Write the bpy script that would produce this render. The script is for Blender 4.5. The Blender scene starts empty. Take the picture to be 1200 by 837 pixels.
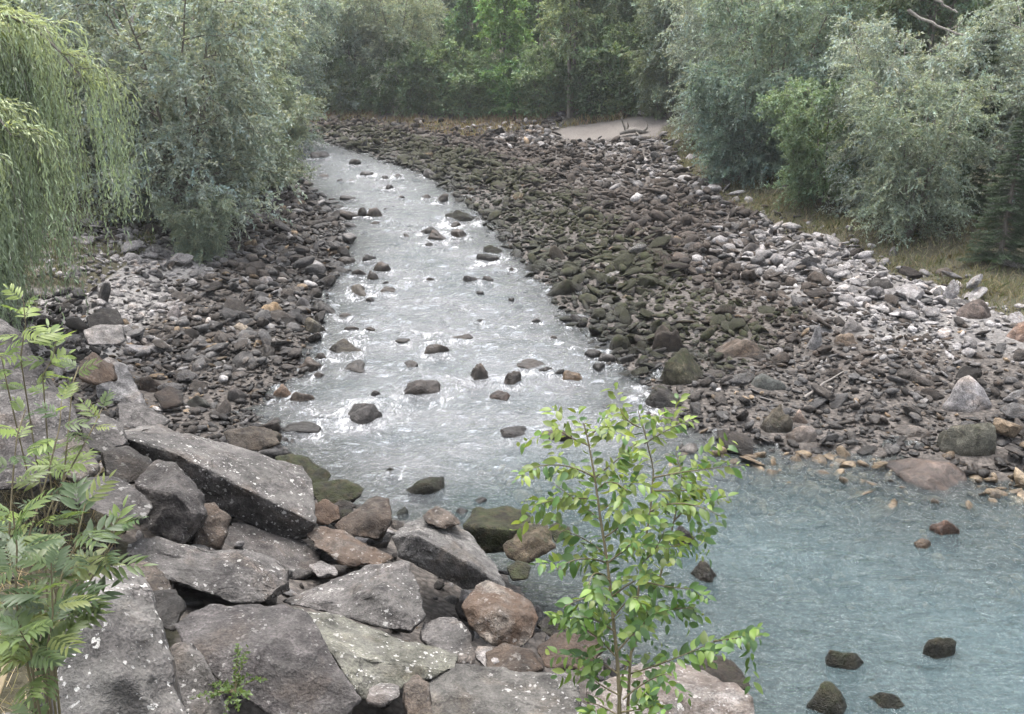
import bpy, bmesh, math, random
import numpy as np
from mathutils import Vector, Matrix

# ------------------------------------------------------------------ camera, world, sun, exposure
S = bpy.context.scene
COL = S.collection
F, CX, CY, PITCH, CAMZ = 1082.0, 600.0, 418.5, math.radians(19.75), 6.5   # photograph pixels, radians, metres
cam_data = bpy.data.cameras.new('camera'); cam = bpy.data.objects.new('camera', cam_data); COL.objects.link(cam)
cam_data.sensor_width = 36.0; cam_data.lens = 36.0 * F / 1200.0
cam_data.clip_start = 0.05; cam_data.clip_end = 2000.0
cam.location = (0, 0, CAMZ); cam.rotation_euler = (math.pi / 2 - PITCH, 0, 0)
S.camera = cam

SUN_EL, SUN_ROT = math.radians(74), math.radians(-20)
world = bpy.data.worlds.new('World'); S.world = world; world.use_nodes = True
wn = world.node_tree.nodes; wl = world.node_tree.links
bg = wn['Background']
sky = wn.new('ShaderNodeTexSky'); sky.sky_type = 'NISHITA'; sky.sun_disc = False
sky.sun_elevation = SUN_EL; sky.sun_rotation = SUN_ROT
sky.air_density = 1.0; sky.dust_density = 4.0; sky.ozone_density = 1.0
hs = wn.new('ShaderNodeHueSaturation'); hs.inputs['Saturation'].default_value = 0.34
wl.new(sky.outputs[0], hs.inputs['Color']); wl.new(hs.outputs[0], bg.inputs[0])
bg.inputs[1].default_value = 0.15
sd = bpy.data.lights.new('sun', 'SUN'); sd.energy = 1.3; sd.angle = math.radians(35); sd.color = (1.0, 0.955, 0.925)
sun = bpy.data.objects.new('sun', sd); COL.objects.link(sun)
_d = Vector((math.sin(-SUN_ROT) * math.cos(SUN_EL) * -1, math.cos(SUN_ROT) * math.cos(SUN_EL), math.sin(SUN_EL)))
sun.rotation_euler = _d.to_track_quat('Z', 'Y').to_euler()
S.view_settings.view_transform = 'Standard'; S.view_settings.look = 'None'
S.view_settings.exposure = 1.95; S.view_settings.gamma = 1.0; S.view_settings.use_curve_mapping = False
S.cycles.use_adaptive_sampling = True; S.cycles.adaptive_threshold = 0.03; S.cycles.max_bounces = 4; S.cycles.transparent_max_bounces = 12; S.cycles.volume_bounces = 1
S.cycles.diffuse_bounces = 2; S.cycles.glossy_bounces = 2; S.cycles.transmission_bounces = 2
S.cycles.caustics_reflective = False; S.cycles.caustics_refractive = False

HAZE = 0.00042
rng = np.random.default_rng(11)
random.seed(11)

# ------------------------------------------------------------------ pixel -> ray
FW = np.array([0, math.cos(PITCH), -math.sin(PITCH)]); UPV = np.array([0, math.sin(PITCH), math.cos(PITCH)])
RT = np.array([1.0, 0, 0]); CAM = np.array([0, 0, CAMZ])
def ray(px, py):
    d = FW + (px - CX) / F * RT + (CY - py) / F * UPV
    return d / np.linalg.norm(d)
def on_z(px, py, z=0.0):
    d = ray(px, py); return CAM + d * ((z - CAMZ) / d[2])
def project(P):
    v = P - CAM; dep = v @ FW
    return CX + F * (v @ RT) / dep, CY - F * (v @ UPV) / dep, dep
def smooth(a, b, x):
    t = np.clip((x - a) / (b - a), 0, 1); return t * t * (3 - 2 * t)

# ------------------------------------------------------------------ noise
def _h(i, j, k, seed):
    n = (i.astype(np.int64) * 374761393 + j.astype(np.int64) * 668265263 + k.astype(np.int64) * 1274126177 + seed * 974711) & 0xffffffff
    n = ((n ^ (n >> 13)) * 1274126177) & 0xffffffff
    n = (n ^ (n >> 16)) & 0xffffff
    return n / float(0xffffff)
def vnoise(p, seed=0):
    p = np.asarray(p, float); f = np.floor(p); t = p - f; t = t * t * (3 - 2 * t)
    i, j, k = f[..., 0], f[..., 1], f[..., 2]
    r = 0
    for a in (0, 1):
        wa = t[..., 0] if a else 1 - t[..., 0]
        for b in (0, 1):
            wb = t[..., 1] if b else 1 - t[..., 1]
            for c in (0, 1):
                wc = t[..., 2] if c else 1 - t[..., 2]
                r = r + wa * wb * wc * _h(i + a, j + b, k + c, seed)
    return r * 2 - 1
def fbm(p, oct=4, seed=0, gain=0.5):
    s, a, q = 0, 1.0, np.asarray(p, float)
    for o in range(oct):
        s = s + a * vnoise(q, seed + o); q = q * 2.03 + 17.3; a *= gain
    return s
def n2(x, y, sc, seed=0, oct=3):
    return fbm(np.stack([x * sc, y * sc, np.zeros_like(x) + seed * 3.7], -1), oct, seed)

# ------------------------------------------------------------------ river outline and terrain
LEFT_PX = [(760, 837), (700, 765), (640, 728), (604, 690), (560, 650), (470, 612), (400, 590), (335, 528), (292, 480),
           (345, 440), (358, 400), (372, 350), (392, 312), (402, 282), (392, 255), (372, 232), (352, 205), (338, 183)]
RIGHT_PX = [(372, 162), (440, 184), (500, 203), (545, 235), (598, 285), (652, 345), (705, 398), (745, 440), (772, 478),
            (815, 508), (900, 520), (1000, 528), (1070, 552), (1200, 560)]
LEFT = [(4.6, -30), (3.6, -5), (2.6, 3.0)] + [tuple(on_z(*p)[:2]) for p in LEFT_PX] + [(-24, 57), (-48, 60), (-300, 66)]
RIGHT = [(-300, 78), (-50, 70), (-30, 65)] + [tuple(on_z(*p)[:2]) for p in RIGHT_PX] + [(12, 11.5), (15.5, 6), (17, -8), (18, -30)]
POLY = np.array(LEFT + RIGHT)
def seg_dist(x, y, P, close=False):
    best = np.full(x.shape, 1e9)
    P = np.asarray(P); m = len(P) if close else len(P) - 1
    for i in range(m):
        a = P[i]; b = P[(i + 1) % len(P)]; ab = b - a; L = ab @ ab + 1e-12
        t = np.clip(((x - a[0]) * ab[0] + (y - a[1]) * ab[1]) / L, 0, 1)
        best = np.minimum(best, np.hypot(x - a[0] - t * ab[0], y - a[1] - t * ab[1]))
    return best
def in_poly(x, y, P):
    P = np.asarray(P); r = np.zeros(x.shape, bool); j = len(P) - 1
    for i in range(len(P)):
        xi, yi = P[i]; xj, yj = P[j]
        c = ((yi > y) != (yj > y)) & (x < (xj - xi) * (y - yi) / (yj - yi + 1e-12) + xi)
        r ^= c; j = i
    return r
FOOT = [(4.6, -30), (3.6, -5), (2.6, 3.0)] + [tuple(on_z(*p)[:2]) for p in LEFT_PX[:9]] + \
       [tuple(on_z(*p, 0.5)[:2]) for p in [(230, 500), (175, 470), (140, 400), (90, 345)]] + [(-14, 19), (-22, 20)]
FOOTPOLY = FOOT + [(-60, 19), (-60, -30)]
def terrain(x, y):
    x = np.asarray(x, float); y = np.asarray(y, float)
    dl = seg_dist(x, y, LEFT); dr = seg_dist(x, y, RIGHT); ins = in_poly(x, y, POLY)
    left = dl < dr
    d = np.minimum(dl, dr)
    deep = 0.32 + 0.65 * smooth(13.5, 9.0, y) * smooth(1.2, 5.0, dr)
    bed = -np.minimum(0.03 + (0.16 - 0.085 * smooth(15.0, 13.6, y) * dl / (dl + dr + 1e-6)) * d, deep)
    hl = 0.02 + 0.11 * np.minimum(d, 4.0) + 0.22 * np.clip(d - 4.0, 0, 7)
    foot = np.where(in_poly(x, y, FOOTPOLY), seg_dist(x, y, FOOT), 0)
    hl = np.where(foot > 0, 0.11 * np.minimum(d, 4.0) * smooth(3, 0, foot) + np.minimum(0.62 * foot, 2.7 + 0.2 * np.clip(foot - 4.3, 0, 6)) - 0.38 * smooth(0.1, 1.0, foot) * smooth(6.5, 5, foot), hl)
    hr = 0.02 + 0.065 * np.minimum(d, 9) + 0.17 * np.clip(d - 9, 0, 12)
    hr = hr + 0.05 * np.clip(d - 3, 0, 3) * smooth(24, 15, y)
    h = np.where(ins, bed, np.where(left, hl, hr))
    h = h + np.where(ins, 0.05, 0.12) * n2(x, y, 0.7, 5) * smooth(0, 1.2, d)
    h = h + 0.42 * np.clip(y - 84, 0, 40) + 0.35 * np.clip(np.abs(x) - 42, 0, 40) * smooth(8, 20, d)
    return h
_ts = np.concatenate([np.arange(1.5, 20, 0.02), np.arange(20, 140, 0.08)])
def hit_t(px, py):
    d = ray(px, py); P = CAM + _ts[:, None] * d
    g = P[:, 2] - terrain(P[:, 0], P[:, 1])
    k = np.argmax(g < 0)
    return float(_ts[k]) if g[k] < 0 else 120.0
def hit(px, py):
    return CAM + ray(px, py) * hit_t(px, py)

# ------------------------------------------------------------------ helpers: meshes, objects, tags
def mesh_np(name, V, faces, smooth_shade=True, col=None, attrs=None):
    """faces: (n,k) int array, all faces k-sided"""
    me = bpy.data.meshes.new(name)
    V = np.ascontiguousarray(V, np.float32); faces = np.ascontiguousarray(faces, np.int32); k = faces.shape[1]; n = len(faces)
    me.vertices.add(len(V)); me.vertices.foreach_set('co', V.ravel())
    me.loops.add(n * k); me.loops.foreach_set('vertex_index', faces.ravel())
    me.polygons.add(n); me.polygons.foreach_set('loop_start', np.arange(0, n * k, k, dtype=np.int32))
    me.polygons.foreach_set('loop_total', np.full(n, k, np.int32))
    me.polygons.foreach_set('use_smooth', np.full(n, bool(smooth_shade)))
    if col is not None:
        a = me.color_attributes.new('tint', 'FLOAT_COLOR', 'POINT'); a.data.foreach_set('color', np.ascontiguousarray(col, np.float32).ravel())
    for nm, arr in (attrs or {}).items():
        a = me.attributes.new(nm, 'FLOAT', 'POINT'); a.data.foreach_set('value', np.ascontiguousarray(arr, np.float32))
    me.update(calc_edges=True); me.validate()
    return me
def put(name, me, mat=None, parent=None, loc=(0, 0, 0), rot=(0, 0, 0), sc=(1, 1, 1)):
    o = bpy.data.objects.new(name, me); COL.objects.link(o)
    o.location = loc; o.rotation_euler = rot; o.scale = sc
    if mat is not None and me is not None and not me.materials: me.materials.append(mat)
    if parent: o.parent = parent
    return o
def tag(o, label=None, cat=None, group=None, kind=None):
    if label: o['label'] = label
    if cat: o['category'] = cat
    if group: o['group'] = group
    if kind: o['kind'] = kind
    return o
def empty(name, loc, rz=0, sc=1):
    o = bpy.data.objects.new(name, None); COL.objects.link(o); o.location = loc; o.rotation_euler = (0, 0, rz)
    o.scale = (sc, sc, sc) if np.isscalar(sc) else sc
    o.empty_display_size = 0.2
    return o

# ------------------------------------------------------------------ materials
class NT:
    def __init__(s, name):
        s.m = bpy.data.materials.new(name); s.m.use_nodes = True; s.t = s.m.node_tree; s.t.nodes.clear()
        s.out = s.n('ShaderNodeOutputMaterial')
    def n(s, t, **kw):
        x = s.t.nodes.new(t)
        for k, v in kw.items():
            if hasattr(x, k): setattr(x, k, v)
            else: x.inputs[k.replace('_', ' ')].default_value = v
        return x
    def l(s, a, b): s.t.links.new(a, b); return s
    def math(s, op, a, b=None, c=None, clamp=False):
        x = s.n('ShaderNodeMath', operation=op); x.use_clamp = clamp
        for i, v in enumerate((a, b, c)):
            if v is None: continue
            if isinstance(v, (int, float)): x.inputs[i].default_value = v
            else: s.l(v, x.inputs[i])
        return x.outputs[0]
    def mix(s, fac, a, b, mode='MIX'):
        x = s.n('ShaderNodeMix', data_type='RGBA', blend_type=mode)
        for sock, v in ((x.inputs[0], fac), (x.inputs[6], a), (x.inputs[7], b)):
            if isinstance(v, (int, float)): sock.default_value = v
            elif isinstance(v, tuple): sock.default_value = v if len(v) == 4 else (*v, 1)
            else: s.l(v, sock)
        return x.outputs[2]
    def ramp(s, fac, stops, interp='LINEAR'):
        x = s.n('ShaderNodeValToRGB'); r = x.color_ramp; r.interpolation = interp
        while len(r.elements) < len(stops): r.elements.new(0.5)
        for e, (p, c) in zip(r.elements, stops):
            e.position = p; e.color = (c, c, c, 1) if np.isscalar(c) else (*c, 1)
        s.l(fac, x.inputs[0]); return x.outputs[0]
    def noise(s, vec, scale, detail=4, rough=0.55, dist=0.0):
        x = s.n('ShaderNodeTexNoise'); x.inputs['Scale'].default_value = scale; x.inputs['Detail'].default_value = detail
        x.inputs['Roughness'].default_value = rough; x.inputs['Distortion'].default_value = dist
        if vec is not None: s.l(vec, x.inputs['Vector'])
        return x.outputs[0]
    def bump(s, height, strength, dist, normal=None):
        x = s.n('ShaderNodeBump'); x.inputs['Strength'].default_value = strength; x.inputs['Distance'].default_value = dist
        s.l(height, x.inputs['Height'])
        if normal is not None: s.l(normal, x.inputs['Normal'])
        return x.outputs[0]

def rock_material(name, big):
    """stone: colour comes from the object colour x tint attribute; moss from alpha; lichen from an object property"""
    t = NT(name)
    tc = t.n('ShaderNodeTexCoord'); oi = t.n('ShaderNodeObjectInfo'); at = t.n('ShaderNodeVertexColor', layer_name='tint')
    geo = t.n('ShaderNodeNewGeometry')
    base = t.mix(1.0, oi.outputs['Color'], at.outputs['Color'], 'MULTIPLY')
    mossamt = t.math('MULTIPLY', oi.outputs['Alpha'], at.outputs['Alpha'])
    # texture space: object space shifted by the object's own random number
    mp = t.n('ShaderNodeVectorMath', operation='ADD'); cm = t.n('ShaderNodeCombineXYZ')
    rs = t.math('MULTIPLY', oi.outputs['Random'], 37.0); t.l(rs, cm.inputs[0]); t.l(rs, cm.inputs[1])
    t.l(tc.outputs['Object'], mp.inputs[0]); t.l(cm.outputs[0], mp.inputs[1]); vec = mp.outputs[0]
    sep = t.n('ShaderNodeSeparateXYZ'); t.l(geo.outputs['Normal'], sep.inputs[0]); up = sep.outputs[2]
    seppos = t.n('ShaderNodeSeparateXYZ'); t.l(geo.outputs['Position'], seppos.inputs[0]); z = seppos.outputs[2]
    s = 1.0 if big else 1.6
    n1 = t.noise(vec, 1.6 * s, 6, 0.62, 0.4); n2_ = t.noise(vec, 9 * s, 5, 0.65); n3 = t.noise(vec, 55, 3, 0.6)
    # foliation bands
    wv = t.n('ShaderNodeTexWave', wave_type='BANDS', bands_direction='DIAGONAL'); wv.inputs['Scale'].default_value = 2.2
    wv.inputs['Distortion'].default_value = 9; wv.inputs['Detail'].default_value = 4; wv.inputs['Detail Scale'].default_value = 2.0
    t.l(vec, wv.inputs['Vector'])
    var = t.ramp(n1, [(0.30, 0.42), (0.5, 0.95), (0.70, 1.5)])
    c = t.mix(1.0, base, var, 'MULTIPLY')
    c = t.mix(0.75, c, t.mix(1.0, c, t.ramp(n2_, [(0.34, 0.42), (0.5, 1.0), (0.66, 1.6)]), 'MULTIPLY'))
    c = t.mix(0.30, c, t.mix(1.0, c, t.ramp(wv.outputs['Fac'], [(0.1, 0.55), (0.9, 1.35)]), 'MULTIPLY'))
    c = t.mix(0.8, c, t.mix(1.0, c, t.ramp(n3, [(0.35, 0.5), (0.65, 1.5)]), 'MULTIPLY'))
    # brown iron staining in patches
    st = t.ramp(t.noise(vec, 2.3, 5, 0.6, 0.6), [(0.54, 0.0), (0.66, 0.55)])
    c = t.mix(st, c, t.mix(1.0, c, (1.0, 0.84, 0.68), 'MULTIPLY'))
    if big:
        cv = t.n('ShaderNodeTexVoronoi', feature='DISTANCE_TO_EDGE'); cv.inputs['Scale'].default_value = 1.9; cw = t.n('ShaderNodeVectorMath', operation='ADD'); cn = t.n('ShaderNodeTexNoise'); cn.inputs['Scale'].default_value = 3.0; cn.inputs['Detail'].default_value = 5; t.l(vec, cn.inputs['Vector']); csn = t.n('ShaderNodeVectorMath', operation='SCALE'); csn.inputs['Scale'].default_value = 0.5; t.l(cn.outputs['Color'], csn.inputs[0]); t.l(vec, cw.inputs[0]); t.l(csn.outputs[0], cw.inputs[1]); t.l(cw.outputs[0], cv.inputs['Vector'])
        crack = t.math('MULTIPLY', t.ramp(cv.outputs['Distance'], [(0.0, 1.0), (0.022, 0.0)]), t.ramp(t.noise(vec, 1.3, 3, 0.5), [(0.46, 0.0), (0.56, 0.9)]))
        c = t.mix(crack, c, (0.012, 0.010, 0.009))
    if big:
        la = t.n('ShaderNodeAttribute', attribute_type='OBJECT', attribute_name='lichen').outputs['Fac']
        ru = t.n('ShaderNodeAttribute', attribute_type='OBJECT', attribute_name='rust').outputs['Fac']
        rmask = t.math('MULTIPLY', t.ramp(t.noise(vec, 3.1, 6, 0.65, 0.5), [(0.40, 0.0), (0.56, 1.0)]), ru)
        c = t.mix(rmask, c, t.mix(n2_, (0.028, 0.019, 0.014), (0.098, 0.062, 0.040)))
        # pale dusty crust lichen on faces that look up
        dustn = t.ramp(t.noise(vec, 3.4, 7, 0.7), [(0.42, 0.0), (0.60, 1.0)])
        upm = t.ramp(up, [(0.25, 0.0), (0.62, 1.0)])
        c = t.mix(t.math('MULTIPLY', t.math('MULTIPLY', dustn, upm), t.math('MULTIPLY', la, 0.22)), c, (0.30, 0.29, 0.265))
        # round lichen spots of many sizes
        for sc, th, colr in ((7.5, 0.115, (0.50, 0.49, 0.46)), (15.0, 0.17, (0.50, 0.49, 0.46)), (31.0, 0.20, (0.45, 0.44, 0.42))):
            vo = t.n('ShaderNodeTexVoronoi', feature='F1'); vo.inputs['Scale'].default_value = sc
            wob = t.n('ShaderNodeVectorMath', operation='ADD'); wn_ = t.n('ShaderNodeTexNoise'); wn_.inputs['Scale'].default_value = sc * 2.5
            t.l(vec, wn_.inputs['Vector']); sv = t.n('ShaderNodeVectorMath', operation='SCALE'); sv.inputs['Scale'].default_value = 0.9 / sc
            t.l(wn_.outputs['Color'], sv.inputs[0]); t.l(vec, wob.inputs[0]); t.l(sv.outputs[0], wob.inputs[1]); t.l(wob.outputs[0], vo.inputs['Vector'])
            sc_ = t.n('ShaderNodeSeparateColor'); t.l(vo.outputs['Color'], sc_.inputs[0])
            rad = t.math('MULTIPLY', t.math('MULTIPLY', sc_.outputs[0], t.math('GREATER_THAN', sc_.outputs[1], 0.5)), th * 1.9)
            m = t.math('LESS_THAN', vo.outputs['Distance'], rad)
            clump = t.ramp(t.noise(vec, 2.1, 4, 0.6), [(0.40, 0.0), (0.52, 1.0)])
            m = t.math('MULTIPLY', t.math('MULTIPLY', m, clump), t.math('MULTIPLY', la, 0.85), clamp=True)
            c = t.mix(m, c, colr)
    # moss: greenish brown felt, thicker where it faces up
    mn = t.noise(vec, 4.0 * s, 6, 0.7); mfac = t.math('ADD', t.math('MULTIPLY', up, 0.22), t.math('ADD', mn, t.math('SUBTRACT', mossamt, 1.02)))
    mm = t.math('MULTIPLY', t.ramp(mfac, [(0.05, 0.0), (0.22, 1.0)]), t.math('GREATER_THAN', mossamt, 0.02))
    mc = t.mix(t.ramp(t.noise(vec, 6.5, 5, 0.7), [(0.35, 0.0), (0.65, 1.0)]), (0.013, 0.0115, 0.008), (0.037, 0.043, 0.016))
    mc = t.mix(t.ramp(n2_, [(0.50, 0.0), (0.66, 0.7)]), mc, (0.062, 0.047, 0.026))
    c = t.mix(mm, c, mc)
    # wet band at the waterline
    wetz = t.math('SUBTRACT', z, t.math('MULTIPLY', n2_, 0.16))
    wet = t.ramp(wetz, [(0.03, 1.0), (0.17, 0.0)])
    c = t.mix(wet, c, t.mix(1.0, c, (0.42, 0.40, 0.37), 'MULTIPLY'))
    rough = t.mix(wet, (0.85,) * 3, (0.30,) * 3)
    hgt = t.math('ADD', t.math('MULTIPLY', n2_, 0.6), t.math('ADD', t.math('MULTIPLY', n3, 0.22), t.math('MULTIPLY', n1, 0.8)))
    hgt = t.math('ADD', hgt, t.math('MULTIPLY', mm, t.math('MULTIPLY', n3, 0.5)))
    nb = t.bump(hgt, 1.0, 0.07 if big else 0.05)
    p = t.n('ShaderNodeBsdfPrincipled'); t.l(c, p.inputs['Base Color']); t.l(rough, p.inputs['Roughness']); t.l(nb, p.inputs['Normal'])
    p.inputs['Specular IOR Level'].default_value = 0.3
    t.l(p.outputs[0], t.out.inputs[0]); return t.m

def leaf_material(name, trans=0.35, gloss=0.04):
    t = NT(name)
    oi = t.n('ShaderNodeObjectInfo'); at = t.n('ShaderNodeVertexColor', layer_name='tint')
    c = t.mix(1.0, oi.outputs['Color'], at.outputs['Color'], 'MULTIPLY')
    d = t.n('ShaderNodeBsdfDiffuse'); tr = t.n('ShaderNodeBsdfTranslucent'); g = t.n('ShaderNodeBsdfGlossy'); g.inputs['Roughness'].default_value = 0.45
    t.l(c, d.inputs[0]); t.l(t.mix(1.0, c, (1.25, 1.2, 0.7), 'MULTIPLY'), tr.inputs[0])
    m = t.n('ShaderNodeMixShader'); m.inputs[0].default_value = trans; t.l(d.outputs[0], m.inputs[1]); t.l(tr.outputs[0], m.inputs[2])
    m2 = t.n('ShaderNodeMixShader'); m2.inputs[0].default_value = gloss; t.l(m.outputs[0], m2.inputs[1]); t.l(g.outputs[0], m2.inputs[2])
    t.l(m2.outputs[0], t.out.inputs[0]); return t.m

def bark_material(name, colr, colr2):
    t = NT(name); tc = t.n('ShaderNodeTexCoord')
    mp = t.n('ShaderNodeMapping'); mp.inputs['Scale'].default_value = (9, 9, 2); t.l(tc.outputs['Object'], mp.inputs[0])
    n = t.noise(mp.outputs[0], 2.0, 6, 0.65); c = t.mix(t.ramp(n, [(0.3, 0.0), (0.7, 1.0)]), colr, colr2)
    p = t.n('ShaderNodeBsdfPrincipled'); t.l(c, p.inputs['Base Color']); p.inputs['Roughness'].default_value = 0.9
    t.l(t.bump(n, 0.6, 0.02), p.inputs['Normal']); t.l(p.outputs[0], t.out.inputs[0]); return t.m

def ground_material():
    t = NT('earth_gravel_sand'); geo = t.n('ShaderNodeNewGeometry'); v = geo.outputs['Position']
    sand = t.n('ShaderNodeAttribute', attribute_name='sand').outputs['Fac']; green = t.n('ShaderNodeAttribute', attribute_name='green').outputs['Fac']
    pale = t.n('ShaderNodeAttribute', attribute_name='pale').outputs['Fac']
    n = t.noise(v, 0.8, 6, 0.65); nf = t.noise(v, 14, 5, 0.7)
    vo = t.n('ShaderNodeTexVoronoi', feature='F1'); vo.inputs['Scale'].default_value = 13; t.l(v, vo.inputs['Vector'])
    hsv = t.n('ShaderNodeSeparateColor'); t.l(vo.outputs['Color'], hsv.inputs[0])
    grav = t.mix(hsv.outputs[0], (0.045, 0.038, 0.032), (0.115, 0.10, 0.088))
    grav = t.mix(t.ramp(vo.outputs['Distance'], [(0.35, 0.0), (0.75, 0.7)]), grav, (0.03, 0.026, 0.022))
    palec = t.mix(hsv.outputs[1], (0.13, 0.125, 0.12), (0.27, 0.26, 0.25))
    c = t.mix(pale, grav, palec)
    c = t.mix(t.ramp(t.math('ADD', green, t.math('MULTIPLY', nf, 0.5)), [(0.6, 0.0), (0.9, 1.0)]), c,
              t.mix(t.noise(v, 3.0, 6, 0.7), (0.022, 0.018, 0.011), (0.070, 0.064, 0.032)))
    sc = t.mix(nf, (0.095, 0.084, 0.075), (0.165, 0.148, 0.132))
    c = t.mix(t.ramp(t.math('ADD', sand, t.math('MULTIPLY', n, 0.4)), [(0.55, 0.0), (0.8, 1.0)]), c, sc)
    p = t.n('ShaderNodeBsdfPrincipled'); t.l(c, p.inputs['Base Color']); p.inputs['Roughness'].default_value = 0.92
    h = t.math('SUBTRACT', nf, t.math('MULTIPLY', vo.outputs['Distance'], 0.8)); t.l(t.bump(h, 0.9, 0.05), p.inputs['Normal'])
    t.l(p.outputs[0], t.out.inputs[0]); return t.m

def water_material():
    t = NT('glacial_river_water'); geo = t.n('ShaderNodeNewGeometry'); v = geo.outputs['Position']
    dep = t.n('ShaderNodeAttribute', attribute_name='depth').outputs['Fac']; foam = t.n('ShaderNodeAttribute', attribute_name='foam').outputs['Fac']
    rif = t.n('ShaderNodeAttribute', attribute_name='riffle').outputs['Fac']
    mp = t.n('ShaderNodeMapping'); mp.inputs['Scale'].default_value = (1.0, 2.1, 1.0); mp.inputs['Rotation'].default_value = (0, 0, 0.25); t.l(v, mp.inputs[0]); w = mp.outputs[0]
    a = t.noise(w, 2.2, 4, 0.6, 0.6); b = t.noise(w, 7.5, 4, 0.62, 0.8); c3 = t.noise(w, 24, 3, 0.6, 0.3)
    mpl = t.n('ShaderNodeMapping'); mpl.inputs['Scale'].default_value = (0.55, 2.3, 1.0); mpl.inputs['Rotation'].default_value = (0, 0, 0.12); t.l(v, mpl.inputs[0]); lng = t.noise(mpl.outputs[0], 2.6, 3, 0.5, 0.5)
    a = t.math('ADD', t.math('MULTIPLY', a, 0.6), t.math('MULTIPLY', lng, 1.0))
    hgt = t.math('ADD', t.math('MULTIPLY', a, 1.0), t.math('ADD', t.math('MULTIPLY', b, 0.34), t.math('MULTIPLY', c3, t.math('MULTIPLY', rif, 0.12))))
    bs = t.n('ShaderNodeBump'); bs.inputs['Distance'].default_value = 0.20; t.l(hgt, bs.inputs['Height'])
    t.l(t.math('ADD', 0.85, t.math('MULTIPLY', rif, 0.15)), bs.inputs['Strength']); nb = bs.outputs[0]
    # milky body of the water
    body = t.mix(rif, (0.088, 0.134, 0.143), (0.60, 0.595, 0.615))
    body = t.mix(t.ramp(t.noise(w, 0.55, 4, 0.6), [(0.38, 0.0), (0.62, 0.5)]), body, (0.135, 0.190, 0.198))
    # foam and aerated streaks: white patches where the bed and the rocks break the flow
    mp2 = t.n('ShaderNodeMapping'); mp2.inputs['Scale'].default_value = (2.6, 1.1, 1.0); mp2.inputs['Rotation'].default_value = (0, 0, 0.25); t.l(v, mp2.inputs[0])
    fn = t.noise(mp2.outputs[0], 3.2, 7, 0.72, 1.2); fl = t.noise(mp2.outputs[0], 0.45, 3, 0.6, 0.4)
    fm = t.math('ADD', t.math('MULTIPLY', foam, 0.26), t.math('MULTIPLY', rif, t.math('ADD', 0.27, t.math('MULTIPLY', t.math('SUBTRACT', fl, 0.5), 0.5))))
    fm = t.math('SUBTRACT', fm, 0.22)
    fmask = t.ramp(t.math('ADD', fn, fm), [(0.58, 0.0), (0.86, 0.9)])
    body = t.mix(t.math('MULTIPLY', rif, t.ramp(t.noise(w, 5.0, 6, 0.68, 1.0), [(0.36, 0.9), (0.60, 0.0)])), body, (0.24, 0.25, 0.26))  # shade of the riffle's wave troughs put into the body colour
    body = t.mix(fmask, body, (0.80, 0.81, 0.82))
    opac = t.math('SUBTRACT', 1.0, t.math('POWER', 2.718, t.math('MULTIPLY', dep, -1.5)))
    opac = t.math('MAXIMUM', opac, t.math('MULTIPLY', fmask, 0.95), clamp=True)
    df = t.n('ShaderNodeBsdfDiffuse'); t.l(body, df.inputs[0]); t.l(nb, df.inputs['Normal'])
    tp = t.n('ShaderNodeBsdfTransparent'); tp.inputs[0].default_value = (0.86, 0.93, 0.93, 1)
    m1 = t.n('ShaderNodeMixShader'); t.l(opac, m1.inputs[0]); t.l(tp.outputs[0], m1.inputs[1]); t.l(df.outputs[0], m1.inputs[2])
    gl = t.n('ShaderNodeBsdfGlossy'); gl.inputs['Roughness'].default_value = 0.03; t.l(nb, gl.inputs['Normal'])
    fr = t.n('ShaderNodeFresnel'); fr.inputs['IOR'].default_value = 1.333; t.l(nb, fr.inputs['Normal'])
    frs = t.math('MULTIPLY', fr.outputs[0], t.math('SUBTRACT', 1.0, t.math('MULTIPLY', fmask, 0.7)))
    m2 = t.n('ShaderNodeMixShader'); t.l(frs, m2.inputs[0]); t.l(m1.outputs[0], m2.inputs[1]); t.l(gl.outputs[0], m2.inputs[2])
    t.l(m2.outputs[0], t.out.inputs[0]); return t.m

M_BOULDER = rock_material('boulder_stone', True); M_STONE = rock_material('cobble_stone', False)
M_LEAF = leaf_material('tree_leaves'); M_SAP = leaf_material('young_leaves', 0.42, 0.03)
M_GRASS = leaf_material('grass_blades', 0.25, 0.02)
M_BARK = bark_material('grey_brown_bark', (0.085, 0.075, 0.060), (0.20, 0.18, 0.155))
M_PALEBARK = bark_material('pale_bark', (0.16, 0.14, 0.12), (0.34, 0.31, 0.28))
M_STEM = bark_material('young_stem', (0.07, 0.055, 0.032), (0.14, 0.12, 0.06))
M_DRIFT = bark_material('weathered_driftwood', (0.09, 0.08, 0.07), (0.22, 0.20, 0.18))
M_GROUND = ground_material(); M_WATER = water_material()

# ================================================================== THE SETTING
def axis(fine_lo, fine_hi, fine, lo, hi, grow=1.12):
    a = list(np.arange(fine_lo, fine_hi, fine)); s = fine; x = a[-1]
    while x < hi: s *= grow; x += s; a.append(min(x, hi))
    s = fine; x = a[0]; b = []
    while x > lo: s *= grow; x -= s; b.append(max(x, lo))
    return np.array(b[::-1] + a)
def grid_mesh(xs, ys):
    X, Y = np.meshgrid(xs, ys); nx, ny = len(xs), len(ys)
    i = np.arange(nx * ny).reshape(ny, nx)
    f = np.stack([i[:-1, :-1], i[:-1, 1:], i[1:, 1:], i[1:, :-1]], -1).reshape(-1, 4)
    return X.ravel(), Y.ravel(), f
def poly_px(pts, z=None):
    return [tuple((hit(*p) if z is None else on_z(*p, z))[:2]) for p in pts]
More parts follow.
